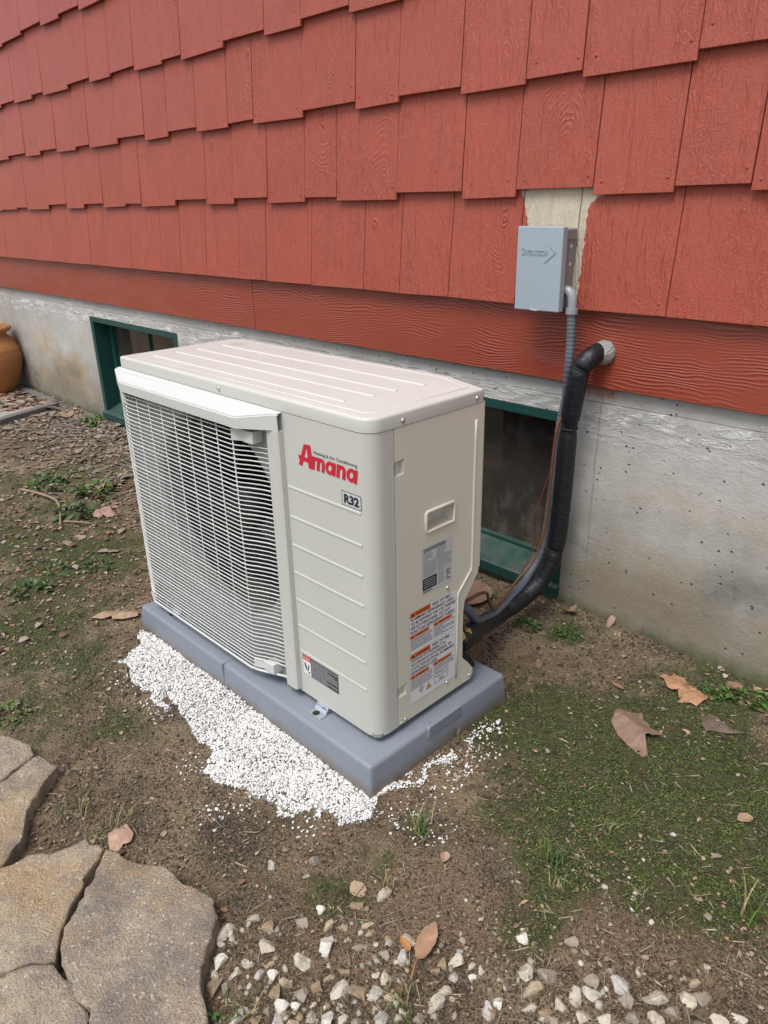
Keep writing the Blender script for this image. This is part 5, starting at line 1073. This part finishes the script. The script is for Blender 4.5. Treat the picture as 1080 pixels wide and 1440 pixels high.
def tuft(px, py, n, h, spread, label, col=(.075, .105, .028), wd=.0016, seed=0, dry=.15):
    r = random.Random(seed); c = G(px, py); V = []; F = []; Cc = []
    for i in range(n):
        a = r.uniform(0, 2*math.pi); b0 = Vector((r.gauss(0, spread*.22), r.gauss(0, spread*.22), 0)); L = h*r.uniform(.45, 1.1); lean = r.uniform(.15, 1.1); d = Vector((math.cos(a), math.sin(a), 0)); s_ = Vector((-d.y, d.x, 0)); o = len(V)
        cc_ = (.33, .27, .14) if r.random() < dry else tuple(k*r.uniform(.6, 1.5) for k in col)
        for j in range(5):
            t = j/4; p = b0+d*(L*lean*t*t*.8)+Vector((0, 0, L*(t-.38*lean*t*t))); ww_ = wd*(1-t*.85)*r.uniform(.8, 1.2)
            V += [p-s_*ww_, p+s_*ww_]; Cc += [cc_, cc_]
        for j in range(4): F.append((o+2*j, o+2*j+1, o+2*j+3, o+2*j+2))
    me = npmesh(np.array([v[:] for v in V]), np.array(F), M['leafy'], True, np.array(Cc))
    o = link('grass_tuft', me); o.location = (c.x, c.y, ghz(c.x, c.y)); return tag(o, label, 'grass', 'grass tufts in the soil')
tuft(590, 1170, 46, .065, .05, 'thick grass tuft just below the pad corner', seed=1)
tuft(775, 1215, 44, .055, .045, 'grass tuft on the moss in front of the bare patch', seed=2)
tuft(1052, 1292, 16, .085, .05, 'tall bright grass blades at the right edge', (.09, .15, .03), .0022, seed=3)
tuft(850, 1166, 13, .035, .035, 'small sparse grass sprig in the middle of the moss', (.13, .17, .05), seed=4)
tuft(115, 1135, 40, .05, .09, 'straggly grass clump between the flagstones and the chips', seed=5, dry=.35)
tuft(785, 1262, 18, .03, .05, 'low grass patch below the mossy tuft', seed=6)
tuft(545, 1250, 18, .04, .03, 'thin dry grass wisps above the gravel', (.14, .13, .06), seed=7, dry=.5)
tuft(570, 1410, 20, .05, .05, 'grass growing among the gravel at the bottom edge', seed=8, dry=.4)
tuft(640, 1035, 8, .05, .02, 'few grass blades beside the pad corner chips', seed=9)
tuft(893, 1283, 5, .03, .01, 'single small grass sprig on the bare soil at the right', (.10, .17, .03), seed=10)
tuft(340, 1420, 18, .05, .05, 'grass wisps growing beside the largest flagstone', seed=11, dry=.5)
tuft(450, 1245, 9, .03, .06, 'low grass patch above the left gravel', seed=12)
tuft(170, 1160, 16, .06, .06, 'straw wisps at the top of the flagstone crack', (.2, .17, .09), seed=13, dry=.8)
def weed(px, py, n, size, label, col=(.055, .105, .025), seed=0):
    r = random.Random(seed+100); c = G(px, py); V = []; F = []; Cc = []
    for i in range(n*4):
        a = r.uniform(0, 2*math.pi); L = size*r.uniform(.10, .30); rad = size*.45*math.sqrt(r.random()); el = r.uniform(-.1, 1.2); a2 = a+r.gauss(0, .9)
        d = Vector((math.cos(a2), math.sin(a2), 0)); s_ = Vector((-d.y, d.x, 0)); o = len(V); k = r.uniform(.45, 1.45)
        b0 = Vector((math.cos(a)*rad*1.25, math.sin(a)*rad*.9, size*r.uniform(.0, .20)*(1.2-rad/size*2))); wf = r.uniform(.5, 1.25); cc_ = tuple(q*k for q in (col if r.random() < .88 else (.16, .13, .06)))
        for (t, w_) in ((0, .05), (.3, .24), (.6, .28), (.85, .15), (1, .02)):
            p = b0+d*L*t*math.cos(el)+Vector((0, 0, L*(t*math.sin(el)-.45*t*t)))
            p.z = max(p.z, .002); V += [p-s_*L*w_*wf+Vector((0, 0, L*w_*.3)), p, p+s_*L*w_*wf+Vector((0, 0, L*w_*.3))]; Cc += [cc_]*3
        for j in range(4): F += [(o+3*j, o+3*j+1, o+3*j+4, o+3*j+3), (o+3*j+1, o+3*j+2, o+3*j+5, o+3*j+4)]
    me = npmesh(np.array([v[:] for v in V]), np.array(F), M['leafy'], True, np.array(Cc))
    o = link('weed', me); o.location = (c.x, c.y, ghz(c.x, c.y)); return tag(o, label, 'weed', 'small green weeds in the soil')
weed(42, 832, 20, .13, 'bushiest green weed at the left edge', seed=1)
weed(138, 694, 20, .19, 'dark leafy weed near the curled pink leaf', (.045, .085, .02), seed=2)
weed(65, 684, 16, .19, 'green weed growing just above the dry twig', seed=3)
weed(82, 803, 14, .10, 'small weed right of the bushiest one', seed=4)
weed(138, 795, 14, .10, 'weed halfway between the twig and the pad', seed=5)
weed(105, 722, 18, .16, 'weed growing behind the bend of the twig', (.05, .09, .03), seed=6)
weed(12, 1005, 14, .09, 'weed above the far flagstone at the left edge', (.09, .13, .03), seed=7)
weed(712, 937, 7, .022, 'single bright green seedling beside the pad', (.06, .17, .02), seed=8)
weed(740, 880, 20, .07, 'green weeds under the black pipe bend', seed=9)
weed(1050, 985, 30, .09, 'low green weed at the foot of the foundation on the right', (.05, .11, .02), seed=10)
weed(1000, 975, 22, .06, 'small weed between orange leaf and round leaf', (.05, .10, .02), seed=11)
weed(800, 895, 24, .06, 'flat weed patch along the foundation behind the pad', (.045, .09, .02), seed=12)
weed(130, 596, 14, .15, 'weed at the corner of the left basement window', (.08, .14, .03), seed=13)
weed(140, 1170, 8, .035, 'pale green weed leaf beside the crumpled pink leaf', (.20, .26, .12), seed=14)
weed(305, 1435, 6, .05, 'rounded green leaves at the bottom edge by the flagstone', (.07, .17, .03), seed=15)
weed(560, 1425, 10, .03, 'small weed in the gravel at the bottom edge', (.07, .13, .03), seed=16)

# ------------------------------------------------------------------ pot and kerb at the far left
kc = G(79, 566, .03); kf = G(-40, 601, .03)
kerb = tag(empty('bed_kerb', (kc.x, kc.y, 0)), 'low weathered kerb edging the raised bed under the clay pot', 'kerb')
dirk = (kf-kc).normalized(); nrk = Vector((-dirk.y, dirk.x, 0)); nrk = nrk if nrk.x < 0 else -nrk
def bar(a, b, wd, h, z0=-.02):
    d = (b-a).normalized(); s_ = Vector((-d.y, d.x, 0))*wd/2; V = [a-s_, a+s_, b+s_, b-s_]
    return prism([(v.x, v.y) for v in V], z0, h, 'z', .006, M['slab'])
z3 = Vector((0, 0, 0)); wallpt = Vector((kc.x-.10, -.02, 0)); k2 = Vector((kc.x, kc.y, 0))
link('front_rail', bar(z3, Vector((kf.x, kf.y, 0))-k2, .055, .035), kerb)
link('wall_rail', bar(Vector((-.055, .012, 0)), Vector((-1.3, -.03-kc.y, 0)) if False else Vector((-1.2, .02, 0)), .05, .030), kerb)
link('bed_soil', prism([(-.04, 0), (-1.2, .0), (kf.x-kc.x-.5, kf.y-kc.y-.1), (kf.x-kc.x, kf.y-kc.y)], -.03, .020, 'z', 0, M['soil']), kerb)
pc = G(-4, 549, .02)
pot = tag(empty('clay_pot', (pc.x, pc.y, .02)), 'ochre terracotta urn cut off by the left edge in front of the foundation', 'pot')
prf = [(.0001, .0), (.12, 0), (.128, .01), (.15, .06), (.178, .13), (.195, .20), (.200, .255), (.192, .31), (.170, .355), (.150, .385), (.134, .40), (.128, .412), (.136, .425), (.155, .432), (.165, .445), (.163, .46), (.148, .468), (.130, .466), (.122, .452), (.120, .40), (.0001, .38)]
prf2 = []
for i in range(len(prf)-1):
    (r0, z0), (r1, z1) = prf[i], prf[i+1]
    for j in range(4):
        t = j/4; r_ = r0+(r1-r0)*t; z_ = z0+(z1-z0)*t
        if .14 < r_ and z_ < .39: r_ += .0018*math.sin(z_*210)
        prf2.append((r_, z_*.90))
link('body', lathe(prf2, 40, M['terra']), pot)
pl = tag(empty('potted_plant', (pc.x, pc.y, .43)), 'dried reddish plant in the clay pot at the left edge', 'plant')
for i in range(9):
    a = rnd.uniform(0, 6.28); top = Vector((math.cos(a)*rnd.uniform(.05, .20), math.sin(a)*rnd.uniform(.02, .12), rnd.uniform(.20, .36)))
    st = link('stem', tube(catmull([(top.x*.2, top.y*.2, -.05), (top.x*.5, top.y*.5, top.z*.5), top], 5), .004, 6), pl, bpy.data.materials['twig_bark'])
    V = []; F = []
    for k in range(16):
        b = top*rnd.uniform(.55, 1.0)+Vector((rnd.gauss(0, .012), rnd.gauss(0, .012), rnd.gauss(0, .01))); d = Vector((rnd.gauss(0, 1), rnd.gauss(0, 1), rnd.gauss(0, .6))).normalized(); s_ = d.orthogonal().normalized()*.008; o = len(V)
        V += [b, b+d*.018+s_, b+d*.036, b+d*.018-s_]; F.append((o, o+1, o+2, o+3))
    lm = mesh(V, F); tint(lm, (.20, .10, .075)); link('foliage', lm, st, M['leafy'])

for o in bpy.data.objects:                                   # print nothing, just tidy names of data
    if o.type == 'MESH' and o.data.name.startswith('m'): o.data.name = o.name
